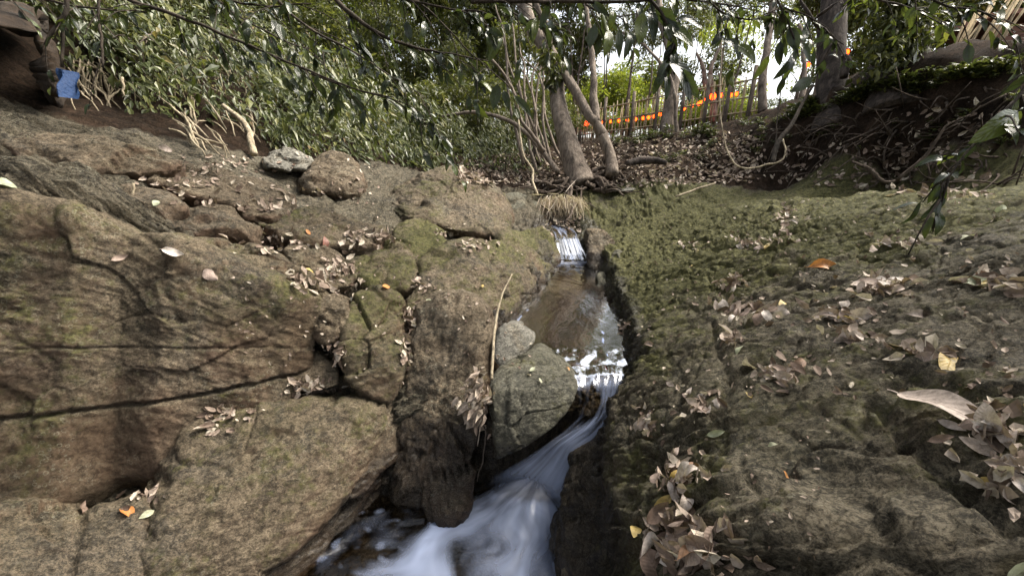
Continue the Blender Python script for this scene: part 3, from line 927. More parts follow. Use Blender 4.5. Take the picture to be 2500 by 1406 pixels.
water_sheet("cascade_water", [(P(1318, 548, 5.62), P(1385, 556, 5.58)), (P(1345, 566, 5.38), P(1402, 568, 5.38)), (P(1352, 580, 5.22), P(1408, 578, 5.22)),
                              (P(1355, 590, 5.10), P(1412, 588, 5.10)), (P(1357, 606, 4.98), P(1420, 606, 4.98)), (P(1360, 628, 4.86), P(1430, 628, 4.86)), (P(1364, 640, 4.76), P(1434, 642, 4.74))],
            70, 60, casc_foam, lambda v, S, U: .01 * pnoise(np.stack([U * 12, S * 2, S * 0], 1)) + .035)

# ------------------------------------------------------------------ points on the rock, found before anything grows on it
bpy.context.view_layer.update()
_deps = bpy.context.evaluated_depsgraph_get()
_WATER = {o.name for o in bpy.data.objects if o.name.endswith("_water")}


def cast(org, d, skip_water=True):
    o = Vector(org); d = Vector(d).normalized()
    for _ in range(6):
        ok, loc, nor, idx, ob, mt = scene.ray_cast(_deps, o, d)
        if not ok: return None
        if skip_water and ob.name in _WATER:
            o = loc + d * 0.002
            continue
        if nor.dot(d) > 0: nor = -nor
        return np.array(loc), np.array(nor)
    return None


def hit(px, py, skip_water=True):
    return cast(CAM, ray(px, py), skip_water)


# ------------------------------------------------------------------ leaf and bark materials
def leaf_material(name, stops, trans=0.45, rough=0.38, per_object=False, spec=0.5, vein=False):
    m, nt, out = new_mat(name)
    n = N(nt)
    if per_object:
        t = n.node("ShaderNodeObjectInfo").outputs["Random"]
    else:
        t = n.attr("tint")
    col = n.ramp(t, stops)
    pos = n.node("ShaderNodeNewGeometry").outputs["Position"]
    sp = n.noise(pos, 55, 4, .7)
    col = n.mix(n.mapr(sp, .35, .6, .45, 0), col, (0.03, 0.02, 0.012, 1))
    b = principled(n, **{"Base Color": col, "Roughness": rough})
    b.inputs["Specular IOR Level"].default_value = spec
    if vein:
        uv = n.attr("across"); al = n.attr("along")
        rib = n.math('SINE', n.math('MULTIPLY', n.math('SUBTRACT', al, n.math('MULTIPLY', n.math('ABSOLUTE', uv), .22)), 60.0))
        mid = n.mapr(n.math('ABSOLUTE', uv), 0.0, 0.10)
        bm = n.node("ShaderNodeBump", Height=n.math('ADD', n.math('MULTIPLY', rib, .25), mid))
        bm.inputs["Strength"].default_value = .5; bm.inputs["Distance"].default_value = .002
        nt.links.new(bm.outputs[0], b.inputs["Normal"])
    tl = n.node("ShaderNodeBsdfTranslucent"); n.set(tl.inputs[0], n.mix(0.5, col, n.mix(1.0, col, (1.0, 1.1, .35, 1), 'MULTIPLY')))
    mx = nt.nodes.new("ShaderNodeMixShader"); mx.inputs[0].default_value = trans
    nt.links.new(b.outputs[0], mx.inputs[1]); nt.links.new(tl.outputs[0], mx.inputs[2])
    nt.links.new(mx.outputs[0], out.inputs[0])
    return m


G = lambda r, g, b: (r, g, b)
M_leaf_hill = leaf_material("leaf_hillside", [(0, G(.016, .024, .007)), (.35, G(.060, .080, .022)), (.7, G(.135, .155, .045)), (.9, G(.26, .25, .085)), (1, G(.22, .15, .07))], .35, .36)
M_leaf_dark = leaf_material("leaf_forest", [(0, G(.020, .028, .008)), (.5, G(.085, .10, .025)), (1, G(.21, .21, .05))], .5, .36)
M_leaf_lit = leaf_material("leaf_lit_tint", [(0, G(.10, .13, .02)), (.5, G(.28, .34, .05)), (1, G(.50, .48, .09))], .68, .5)  # sunlight put into the colour: brighter leaf copy for the backlit crowns
M_leaf_near = leaf_material("leaf_glossy", [(0, G(.020, .032, .014)), (.6, G(.040, .058, .020)), (1, G(.12, .15, .03))], .35, .20, per_object=True, vein=True)
M_dead = leaf_material("leaf_dead", [(0, G(.20, .135, .10)), (.25, G(.40, .31, .26)), (.55, G(.54, .45, .39)), (.9, G(.66, .59, .53)), (1, G(.26, .15, .09))], .15, .6, per_object=True, vein=True, spec=.25)
M_dead_st = leaf_material("leaf_litter", [(0, G(.12, .085, .065)), (.35, G(.28, .21, .165)), (.75, G(.50, .41, .34)), (1, G(.62, .55, .44))], .15, .7, spec=.2)
M_yellow = leaf_material("leaf_yellow", [(0, G(.62, .42, .12)), (1, G(.62, .50, .20))], .2, .5, per_object=True, vein=True)
M_orange = leaf_material("leaf_orange", [(0, G(.55, .22, .06)), (1, G(.60, .34, .10))], .2, .5, per_object=True, vein=True)
M_palegreen = leaf_material("leaf_pale_green", [(0, G(.42, .46, .30)), (1, G(.50, .50, .34))], .2, .5, per_object=True, vein=True)
M_green1 = leaf_material("leaf_fresh_green", [(0, G(.16, .26, .05)), (1, G(.22, .34, .07))], .4, .4, per_object=True, vein=True)
M_redleaf = leaf_material("leaf_red_brown", [(0, G(.25, .11, .09)), (1, G(.30, .14, .10))], .2, .5, per_object=True, vein=True)
M_fibre = leaf_material("grass_dead", [(0, G(.36, .28, .22)), (.5, G(.62, .52, .43)), (1, G(.80, .72, .62))], .3, .7, spec=.2)


def bark_material(name, a, b_, scale=1.0):
    m, nt, out = new_mat(name)
    n = N(nt)
    pos = n.node("ShaderNodeNewGeometry").outputs["Position"]
    v = n.mapping(pos, scale=(1, 1, .22))
    s1 = n.noise(v, 22 * scale, 8, .7, .5)
    s2 = n.noise(pos, 6 * scale, 5, .6)
    c = n.ramp(n.math('ADD', n.math('MULTIPLY', s1, .6), n.math('MULTIPLY', s2, .4)), [(.38, tuple(x * .35 for x in a)), (.5, a), (.64, b_)])
    b = principled(n, **{"Base Color": c, "Roughness": .9})
    b.inputs["Specular IOR Level"].default_value = .2
    bm = n.node("ShaderNodeBump", Height=s1); bm.inputs["Strength"].default_value = .9; bm.inputs["Distance"].default_value = .03
    nt.links.new(bm.outputs[0], b.inputs["Normal"])
    nt.links.new(b.outputs[0], out.inputs[0])
    return m


M_bark = bark_material("bark_grey_brown", (.155, .125, .10), (.30, .25, .20))
M_bark_dark = bark_material("bark_dark", (.050, .040, .034), (.12, .095, .08))
M_twig = bark_material("twig", (.045, .036, .028), (.10, .08, .06))
M_root = bark_material("root", (.085, .065, .050), (.19, .15, .12), 2)
M_pale_wood = bark_material("pale_wood", (.36, .30, .21), (.55, .47, .34), 1.5)
M_bamboo = bark_material("bamboo", (.40, .32, .20), (.60, .50, .34), 1)


# ------------------------------------------------------------------ leaf clouds (many leaves in one mesh)
def unit(a): return a / (np.linalg.norm(a, axis=-1, keepdims=True) + 1e-9)


def leaf_cloud(pos, axis_, nrm, ln, wd, fold=0.18, droop=0.12):
    """five vertices and four triangles per leaf; returns v, f, tint slot count"""
    n = len(pos)
    axis_ = unit(axis_)
    side = unit(np.cross(axis_, nrm))
    up = np.cross(side, axis_)
    ln = ln[:, None]; wd = wd[:, None]
    b = pos
    mid = pos + axis_ * ln * .48 - up * ln * .02
    tip = pos + axis_ * ln - up * ln * droop
    l = pos + axis_ * ln * .42 + side * wd * .5 + up * wd * fold
    r = pos + axis_ * ln * .42 - side * wd * .5 + up * wd * fold
    v = np.stack([b, l, mid, r, tip], 1).reshape(-1, 3)
    k = np.arange(n)[:, None] * 5
    f = np.concatenate([k + np.array([[0, 2, 1]]), k + np.array([[0, 3, 2]]), k + np.array([[1, 2, 4]]), k + np.array([[2, 3, 4]])], 1).reshape(-1, 3)
    return v, f


def cloud_mesh(name, pos, axis_, nrm, ln, wd, mat, tint, **kw):
    v, f = leaf_cloud(pos, axis_, nrm, ln, wd, **kw)
    return mesh_np(name, v, f, mat, smooth_shade=False, attrs={"tint": np.repeat(np.clip(tint, 0, 1), 5)})


def litter_mesh(name, pos, axis_, nrm, ln, wd, mat, tint, seed=0):
    """curled leaves with a rounded outline: eight vertices, eight triangles each"""
    r = np.random.default_rng(seed)
    n = len(pos)
    axis_ = unit(axis_); side = unit(np.cross(axis_, nrm)); up = np.cross(side, axis_)
    ln = ln[:, None]; wd = wd[:, None]
    c = r.uniform(-.15, .35, (n, 1)); k = r.uniform(-.1, .5, (n, 1)); k2 = r.uniform(-.1, .5, (n, 1)); a = r.uniform(.40, .52, (n, 1))
    at = lambda s, u, z: pos + axis_ * ln * s + side * wd * u + up * (ln * c * (s * (1 - s)) * -2 + wd * z)
    v = np.stack([at(0, 0, 0), at(.22, a, k), at(.25, 0, 0), at(.22, -a, k2), at(.66, a * .85, k2), at(.68, 0, .05), at(.66, -a * .85, k), at(1, .08, .1)], 1).reshape(-1, 3)
    t = np.array([[0, 2, 1], [0, 3, 2], [1, 2, 5], [1, 5, 4], [2, 3, 6], [2, 6, 5], [4, 5, 7], [5, 6, 7]])
    f = (np.arange(n)[:, None, None] * 8 + t[None]).reshape(-1, 3)
    return mesh_np(name, v, f, mat, smooth_shade=False, attrs={"tint": np.repeat(np.clip(tint, 0, 1), 8)})


def tube(pts, rad, seg=8, wob=0.0, seed=0, sub=1):
    pts = np.array(pts, float)
    if sub > 1:          # Catmull-Rom refinement
        q = []
        ex = np.concatenate([[2 * pts[0] - pts[1]], pts, [2 * pts[-1] - pts[-2]]])
        rr = []
        rad = np.interp(np.arange(len(pts)), np.linspace(0, len(pts) - 1, len(rad)), rad) if len(rad) != len(pts) else np.array(rad, float)
        for i in range(len(pts) - 1):
            p0, p1, p2, p3 = ex[i:i + 4]
            for t in np.linspace(0, 1, sub, endpoint=False):
                q.append(.5 * ((2 * p1) + (-p0 + p2) * t + (2 * p0 - 5 * p1 + 4 * p2 - p3) * t * t + (-p0 + 3 * p1 - 3 * p2 + p3) * t ** 3))
                rr.append(rad[i] * (1 - t) + rad[i + 1] * t)
        q.append(pts[-1]); rr.append(rad[-1])
        pts = np.array(q); rad = np.array(rr)
    else:
        rad = np.interp(np.arange(len(pts)), np.linspace(0, len(pts) - 1, len(rad)), rad)
    if wob:
        ph = seed * 3.7
        s = np.arange(len(pts))[:, None] * .6
        w = np.concatenate([pnoise(np.concatenate([s, s * 0 + ph + k, s * 0 + 1.5], 1))[:, None] for k in range(3)], 1)
        w[0] = 0; w[-1] = 0
        pts = pts + w * wob
    tg = unit(np.gradient(pts, axis=0))
    ref = np.array([0, 0, 1.0]) if abs(tg[0][2]) < .9 else np.array([1.0, 0, 0])
    vs = []
    a = unit(np.cross(tg[0], ref)[None])[0]
    for p, t, r in zip(pts, tg, rad):
        a = a - t * (a @ t); a /= np.linalg.norm(a) + 1e-9
        b = np.cross(t, a)
        th = np.linspace(0, 2 * np.pi, seg, endpoint=False)
        vs.append(p + r * (np.cos(th)[:, None] * a + np.sin(th)[:, None] * b))
    v = np.concatenate(vs + [pts[:1], pts[-1:]])
    f = []
    m = len(pts)
    I = np.arange(m * seg).reshape(m, seg)
    A, B = I[:-1], I[1:]
    q = np.stack([A.ravel(), np.roll(A, -1, 1).ravel(), np.roll(B, -1, 1).ravel(), B.ravel()], 1)
    cap0 = np.stack([np.full(seg, m * seg), np.roll(I[0], -1), I[0], I[0]], 1)
    cap1 = np.stack([np.full(seg, m * seg + 1), I[-1], np.roll(I[-1], -1), np.roll(I[-1], -1)], 1)
    tri = np.concatenate([q[:, [0, 1, 2]], q[:, [0, 2, 3]], cap0[:, :3], cap1[:, :3]])
    return v, tri


def merge(parts):
    vs, fs, o = [], [], 0
    for v, f in parts:
        vs.append(v); fs.append(f + o); o += len(v)
    return np.concatenate(vs), np.concatenate(fs)


def trunk_mesh(name, parts, mat, rough=.0):
    v, f = merge(parts)
    if rough:
        n = normals_np(v, f)
        v = v + n * (rough * fbm(v * np.array([9, 9, 3.5]), 4))[:, None]
    return mesh_np(name, v, f, mat)


def ground_z(x, y):
    h = cast((x, y, 14), (0, 0, -1))
    return h[0][2] if h is not None else 0.0


# ------------------------------------------------------------------ vegetation of the left slope
def slope_leaves(n, seed, region, lift, ln, mat, name, label, drift=(0.55, -.35, -.75), dens_pow=1.6):
    r = np.random.default_rng(seed)
    x = r.uniform(region[0], region[1], n * 6); y = r.uniform(region[2], region[3], n * 6)
    d = np.hypot(x, y)
    keep = (smooth(.0, .3, y - slope_foot(x) + .2 * pnoise(np.stack([x * 1.3, y * 1.3, x * 0], 1))) > r.random(n * 6)) & ((3.2 / d) ** dens_pow > r.random(n * 6))
    keep &= (np.arctan2(-x, y) < 1.05)
    keep &= fbm(np.stack([x * 1.1 + 9, y * 1.1, x * 0 + 2], 1), 3) > r.uniform(-.36, -.02, n * 6)
    # bare patches of earth
    for (cx_, cy_, rr) in BARE: keep &= np.hypot(x - cx_, y - cy_) + .12 * pnoise(np.stack([x * 4, y * 4, x * 0], 1)) > rr
    x, y = x[keep][:n], y[keep][:n]
    z = base_height(x, y)
    e = .02
    gxn = (base_height(x + e, y) - z) / e; gyn = (base_height(x, y + e) - z) / e
    nn = unit(np.stack([-gxn, -gyn, np.ones(len(x))], 1))
    clump = .5 + 1.7 * fbm(np.stack([x * 2.2, y * 2.2, x * 0], 1), 4, gain=.65)
    h = lift * r.random(len(x)) ** .7 * np.clip(.35 + 1.6 * clump, .15, 1.6)
    h *= smooth(0, 1.3, y - slope_foot(x) + .25)
    h = h * (.35 + 1.3 * np.clip(fbm(np.stack([x * .9 + 4, y * .9, x * 0], 1), 3) + .5, 0, 1))
    p = np.stack([x, y, z], 1) + nn * h[:, None] + .05 * r.normal(size=(len(x), 3))
    ax = np.array(drift) + .55 * r.normal(size=(len(x), 3))
    nr = nn + .5 * r.normal(size=(len(x), 3)) + np.array([.2, -.5, .4])
    L = ln * r.uniform(.45, 1.6, len(x)) ** 1.2
    me = cloud_mesh(name, p, ax, nr, L, L * r.uniform(.26, .42, len(x)), mat, r.beta(2, 2, len(x)) * .8 + .25 * clump)
    o = link(name, me)
    tag(o, label, None, None, "stuff")
    return o


BARE = [(P(250, 230, 3.35)[0], P(250, 230, 3.35)[1], .62), (P(190, 240, 3.25)[0], P(190, 240, 3.25)[1], .4), (P(40, 130, 3.6)[0], P(40, 130, 3.6)[1], .7), (P(520, 265, 4.4)[0], P(520, 265, 4.4)[1], .45), (P(560, 330, 4.2)[0], P(560, 330, 4.2)[1], .45), (P(440, 340, 3.9)[0], P(440, 340, 3.9)[1], .22)]
slope_leaves(78000, 3, (-11, 0.6, 1.5, 13), .50, .070, M_leaf_hill, "undergrowth", "dense drooping green undergrowth covering the left slope")
slope_leaves(7000, 4, (-7, -1.0, 2.2, 9), .70, .12, M_leaf_hill, "undergrowth", "long hanging leaves of the left slope undergrowth", drift=(.75, -.35, -.55))


# ------------------------------------------------------------------ trees and shrubs beyond
def crown_points(n, r, clumps, rad, seed):
    c = clumps[r.integers(0, len(clumps), n)]
    d = unit(r.normal(size=(n, 3)))
    rr = rad * (.35 + .65 * r.random(n) ** .6)
    return c + d * rr[:, None] * np.array([1, 1, .75]), d


def make_crown(name, n, size, seed, mat, ln, nclump=26, rad=.42, droop=-.6):
    r = np.random.default_rng(seed)
    cl = unit(r.normal(size=(nclump, 3))) * (r.random((nclump, 1)) ** .5) * np.array(size)
    p, d = crown_points(n, r, cl, rad, seed)
    ax = d * .5 + .6 * r.normal(size=(n, 3)) + np.array([0, 0, droop])
    nr = np.array([0, 0, 1.0]) + .6 * r.normal(size=(n, 3))
    L = ln * r.uniform(.6, 1.4, n)
    me = cloud_mesh(name, p, ax, nr, L, L * r.uniform(.28, .45, n), mat, r.beta(2, 2, n))
    return me


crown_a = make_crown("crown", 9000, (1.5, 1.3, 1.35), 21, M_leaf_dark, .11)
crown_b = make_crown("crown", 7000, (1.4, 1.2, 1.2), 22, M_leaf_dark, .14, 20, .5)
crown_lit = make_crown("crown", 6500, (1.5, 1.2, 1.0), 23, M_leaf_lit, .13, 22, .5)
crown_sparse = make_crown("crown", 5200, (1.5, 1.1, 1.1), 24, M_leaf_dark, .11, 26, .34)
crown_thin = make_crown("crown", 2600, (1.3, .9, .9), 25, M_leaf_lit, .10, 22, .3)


def plant(name, cat, label, x, y, crown, scale, h, group=None, rz=None, stems=3, bark=None, lean=(0, 0), zbase=None, seed=0):
    r = np.random.default_rng(seed + 500)
    zb = (ground_z(x, y) if zbase is None else zbase) - .05
    root = empty(name, (x, y, zb))
    tag(root, label, cat, group)
    c = link("crown", crown, root)
    c.location = (lean[0], lean[1], h); c.scale = scale
    c.rotation_euler = (0, 0, r.uniform(0, 6.28) if rz is None else rz)
    parts = []
    for i in range(stems):
        a = r.uniform(0, 6.28); q = r.uniform(.05, .2) if stems > 1 else 0
        e = np.array([lean[0] + r.normal() * .45 * scale[0], lean[1] + r.normal() * .45 * scale[1], h + .45 * scale[2] * r.random()])
        b = np.array([math.cos(a) * q, math.sin(a) * q, 0])
        m1 = b * .6 + e * .4 + r.normal(size=3) * .12
        parts.append(tube([b, m1, e], [.035 + .02 * r.random(), .03, .008], 7, .04, seed + i, 5))
        for k in range(3):
            e2 = m1 + unit(r.normal(size=(1, 3)))[0] * np.array([.8, .8, .6]) * scale[0]
            parts.append(tube([m1, (m1 + e2) / 2 + [0, 0, .1], e2], [.014, .01, .004], 5, .02, seed + k, 3))
    link("trunk", trunk_mesh("trunk", parts, bark or M_bark), root)
    return root


def plant_px(px, t, py_c, name, cat, label, crown, scale, **kw):
    """plant standing t metres deep below photo column px, with its crown centre at py_c"""
    c = P(px, py_c, t)
    zb = ground_z(c[0], c[1]) - .05
    return plant(name, cat, label, c[0], c[1], crown, scale, c[2] - zb, zbase=zb + .05, **kw)


_k = 0
for (px, py, t, sc, lab) in [(330, 105, 4.6, .30, "dark bush on the slope right of the blue cloth"), (700, 250, 6.2, .42, "dark bush low on the slope above the pale rock"), (470, 40, 6.0, .45, "dark bush high on the slope near the top edge"),
                         (860, 330, 6.8, .38, "dark bush above the hunched boulder"), (620, 160, 6.8, .45, "dark bush in the middle of the green slope"), (180, 30, 4.6, .28, "bush at the top of the slope above the blue cloth")]:
    _k += 1
    plant_px(px, t, py, "bush", "bush", lab, crown_b if _k % 2 else crown_a, (sc, sc, sc * .8), seed=700 + _k, stems=4)
_k = 0
for (px, t, py, cr, s, lab) in [
    # shrubs low in the middle distance
    (800, 7.6, 330, crown_b, (.75, .7, .55), "low glossy shrub behind the hunched boulder"),
    (930, 7.6, 340, crown_lit, (.6, .6, .50), "bright yellow green shrub low behind the domed boulder"),
    (1040, 8.2, 300, crown_a, (.7, .7, .55), "dark shrub over the left end of the domed boulder"),
    (1130, 8.3, 270, crown_b, (.7, .7, .60), "feathery grey green shrub left of the thin leaning stems"),
    (1230, 8.6, 310, crown_a, (.65, .7, .55), "thicket shrub directly left of the leaning stem bundle"),
    (1330, 9.4, 290, crown_a, (.7, .7, .55), "dark shrub behind the main trunk base"),
]:
    _k += 1
    plant_px(px, t, py, "shrub", "shrub", lab, cr, s, seed=_k, group="shrubs behind the boulders")
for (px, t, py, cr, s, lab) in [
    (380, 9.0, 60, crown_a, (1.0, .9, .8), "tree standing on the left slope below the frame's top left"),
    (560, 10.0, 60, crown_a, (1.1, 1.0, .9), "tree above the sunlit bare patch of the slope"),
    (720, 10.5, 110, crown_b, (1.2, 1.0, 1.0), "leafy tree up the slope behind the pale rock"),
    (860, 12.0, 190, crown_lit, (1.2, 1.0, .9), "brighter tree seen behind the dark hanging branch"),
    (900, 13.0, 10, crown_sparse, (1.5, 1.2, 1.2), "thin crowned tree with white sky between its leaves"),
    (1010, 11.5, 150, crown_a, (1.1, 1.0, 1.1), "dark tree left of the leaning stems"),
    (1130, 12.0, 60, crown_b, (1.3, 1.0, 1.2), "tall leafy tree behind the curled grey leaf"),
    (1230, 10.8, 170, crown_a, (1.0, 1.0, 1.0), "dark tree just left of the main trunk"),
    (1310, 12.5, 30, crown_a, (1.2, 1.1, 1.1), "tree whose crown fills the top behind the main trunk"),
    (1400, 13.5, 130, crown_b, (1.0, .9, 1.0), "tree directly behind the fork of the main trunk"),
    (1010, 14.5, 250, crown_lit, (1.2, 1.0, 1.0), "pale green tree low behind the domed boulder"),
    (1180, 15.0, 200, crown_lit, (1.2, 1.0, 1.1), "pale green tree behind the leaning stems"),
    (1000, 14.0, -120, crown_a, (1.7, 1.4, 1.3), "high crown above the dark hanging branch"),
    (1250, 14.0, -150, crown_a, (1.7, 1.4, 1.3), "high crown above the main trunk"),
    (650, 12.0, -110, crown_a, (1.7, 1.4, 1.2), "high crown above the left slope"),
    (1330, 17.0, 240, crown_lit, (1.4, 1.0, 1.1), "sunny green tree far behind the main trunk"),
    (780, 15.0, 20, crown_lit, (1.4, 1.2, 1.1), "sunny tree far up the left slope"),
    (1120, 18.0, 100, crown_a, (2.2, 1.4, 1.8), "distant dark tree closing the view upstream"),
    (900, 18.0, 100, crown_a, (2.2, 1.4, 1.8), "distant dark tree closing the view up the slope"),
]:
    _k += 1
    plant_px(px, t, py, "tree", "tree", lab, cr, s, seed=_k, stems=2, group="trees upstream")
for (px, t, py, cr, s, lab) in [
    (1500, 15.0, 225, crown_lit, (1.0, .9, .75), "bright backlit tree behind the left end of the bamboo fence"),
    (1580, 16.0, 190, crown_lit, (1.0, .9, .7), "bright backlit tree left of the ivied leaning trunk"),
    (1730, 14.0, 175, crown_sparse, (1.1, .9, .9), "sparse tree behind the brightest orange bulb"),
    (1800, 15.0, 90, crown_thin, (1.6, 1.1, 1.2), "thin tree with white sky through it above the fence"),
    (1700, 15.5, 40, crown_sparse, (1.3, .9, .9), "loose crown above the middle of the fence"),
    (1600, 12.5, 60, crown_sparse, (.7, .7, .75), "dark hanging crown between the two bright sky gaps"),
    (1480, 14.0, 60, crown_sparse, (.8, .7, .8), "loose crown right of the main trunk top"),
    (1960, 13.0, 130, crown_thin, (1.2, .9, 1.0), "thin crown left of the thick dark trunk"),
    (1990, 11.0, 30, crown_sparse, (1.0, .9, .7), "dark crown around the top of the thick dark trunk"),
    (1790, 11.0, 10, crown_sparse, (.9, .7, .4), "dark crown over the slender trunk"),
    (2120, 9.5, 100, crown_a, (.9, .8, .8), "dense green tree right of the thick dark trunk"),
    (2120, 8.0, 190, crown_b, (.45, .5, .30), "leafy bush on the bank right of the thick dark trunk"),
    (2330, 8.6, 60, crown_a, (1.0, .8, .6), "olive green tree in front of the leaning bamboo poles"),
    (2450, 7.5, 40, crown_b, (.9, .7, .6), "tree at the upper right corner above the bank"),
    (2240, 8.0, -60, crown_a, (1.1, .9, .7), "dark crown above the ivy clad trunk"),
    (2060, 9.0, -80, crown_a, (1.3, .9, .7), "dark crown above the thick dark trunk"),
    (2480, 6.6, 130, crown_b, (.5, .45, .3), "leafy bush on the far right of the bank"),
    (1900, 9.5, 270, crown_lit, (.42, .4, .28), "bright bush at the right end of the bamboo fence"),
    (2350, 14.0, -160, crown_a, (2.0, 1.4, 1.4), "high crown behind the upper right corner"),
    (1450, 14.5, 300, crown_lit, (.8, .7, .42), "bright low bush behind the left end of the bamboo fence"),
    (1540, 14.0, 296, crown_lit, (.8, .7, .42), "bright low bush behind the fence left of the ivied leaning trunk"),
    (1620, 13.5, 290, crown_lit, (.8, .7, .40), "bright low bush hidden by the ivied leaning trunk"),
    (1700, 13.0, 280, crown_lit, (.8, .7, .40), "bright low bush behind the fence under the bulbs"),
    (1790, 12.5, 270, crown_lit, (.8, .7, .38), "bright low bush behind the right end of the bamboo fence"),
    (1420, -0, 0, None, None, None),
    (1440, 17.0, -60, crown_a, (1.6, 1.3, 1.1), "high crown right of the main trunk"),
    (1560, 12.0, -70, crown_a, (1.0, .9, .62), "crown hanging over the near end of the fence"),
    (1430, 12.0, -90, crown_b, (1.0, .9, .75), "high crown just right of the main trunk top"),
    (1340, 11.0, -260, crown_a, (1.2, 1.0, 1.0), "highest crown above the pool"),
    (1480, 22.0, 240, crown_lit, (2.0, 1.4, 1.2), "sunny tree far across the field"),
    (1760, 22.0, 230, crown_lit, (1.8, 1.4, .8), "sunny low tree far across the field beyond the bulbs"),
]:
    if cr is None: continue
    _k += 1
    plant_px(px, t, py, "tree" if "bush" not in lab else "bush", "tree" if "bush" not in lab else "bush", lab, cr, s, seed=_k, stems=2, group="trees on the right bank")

# ------------------------------------------------------------------ trunks one can tell apart
def px_tube(pts, radii, seg=10, wob=.0, seed=0, sub=5):
    return tube([P(*q) for q in pts], radii, seg, wob, seed, sub)


def tree_thing(name, cat, label, base, parts, mat, rough=.01, group=None):
    b = P(*base)
    root = empty(name, b)
    tag(root, label, cat, group)
    v, f = merge(parts)
    n = normals_np(v, f)
    v = v + n * (rough * fbm(v * np.array([8, 8, 3.0]), 4))[:, None]
    me = mesh_np("trunk", v - b, f, mat)
    link("trunk", me, root)
    return root, b


def leaves_on(root, b, name, n, pts, spread, ln, mat, seed, droop=-.7):
    """joined small leaves around given world points"""
    r = np.random.default_rng(seed)
    pts = np.array(pts)
    p = pts[r.integers(0, len(pts), n)] + r.normal(size=(n, 3)) * spread
    ax = r.normal(size=(n, 3)) * .7 + np.array([0, 0, droop])
    nr = r.normal(size=(n, 3)) * .5 + np.array([0, -.6, .6])
    L = ln * r.uniform(.6, 1.4, n)
    me = cloud_mesh(name, p - b, ax, nr, L, L * r.uniform(.35, .6, n), mat, r.beta(2, 2, n))
    o = link(name, me, root)
    return o


# main trunk with its fork
mt, mb = tree_thing("forked_tree", "tree", "thick curved grey brown tree trunk with a fork, standing on the root bank",
    (1415, 462, 6.1), [
    px_tube([(1420, 455, 6.15), (1405, 410, 6.2), (1385, 340, 6.25), (1363, 260, 6.35), (1358, 190, 6.45), (1345, 140, 6.5), (1315, 90, 6.6), (1290, 40, 6.7), (1278, -60, 6.9)],
            [.24, .18, .145, .125, .12, .12, .10, .09, .08], 16, .0, 1, 6),
    px_tube([(1352, 160, 6.47), (1380, 185, 6.3), (1412, 235, 6.2), (1440, 285, 6.1), (1455, 300, 6.1), (1470, 330, 6.15)], [.09, .075, .07, .07, .07, .09], 12, .0, 2, 5),
    px_tube([(1455, 300, 6.1), (1450, 250, 6.15), (1448, 190, 6.2), (1443, 110, 6.3), (1432, 30, 6.4), (1425, -40, 6.5)], [.075, .06, .05, .042, .035, .03], 10, .02, 3, 5),
    px_tube([(1340, 130, 6.5), (1335, 70, 6.4), (1310, 20, 6.3), (1300, -40, 6.3)], [.07, .05, .04, .03], 9, .02, 4, 5),
    px_tube([(1357, 180, 6.45), (1330, 130, 6.55), (1295, 80, 6.7), (1272, 30, 6.8), (1262, -30, 6.9)], [.08, .06, .05, .04, .03], 9, .02, 5, 5),
    px_tube([(1470, 330, 6.15), (1490, 380, 6.1), (1495, 430, 6.0)], [.09, .08, .10], 10, .0, 6, 4),
], M_bark, .018)
rr_ = np.random.default_rng(5)
rp = []
for i in range(26):
    a = rr_.uniform(-2.6, 2.6)
    x0, y0 = mb[0] + .15 * math.sin(a), mb[1] - .1 * math.cos(a)
    L = rr_.uniform(.3, .95)
    q = []
    for s in np.linspace(0, 1, 6):
        xx = x0 + math.sin(a) * L * s + .10 * math.sin(5 * s + i); yy = y0 - math.cos(a) * L * s * .8 + .08 * math.cos(6 * s + i)
        q.append(np.array([xx, yy, base_height(np.array([xx]), np.array([yy]))[0] + .05 + .10 * (1 - s) + .05 * math.sin(9 * s + i * 2)]))
    rp.append((q, rr_.uniform(.010, .030)))
for q, rad in rp:
    v, f = tube(q, [rad * 1.3, rad, rad * .8, rad * .4], 7, .03, int(rad * 1e4), 4)
    link("root", mesh_np("root", v - mb, f, M_root), mt)
leaves_on(mt, mb, "ivy", 420, [P(1345, 150, 6.35), P(1355, 175, 6.3), P(1370, 165, 6.3), P(1335, 130, 6.35), P(1350, 200, 6.3)], .07, .10, M_leaf_dark, 3)["kind"] = "stuff"

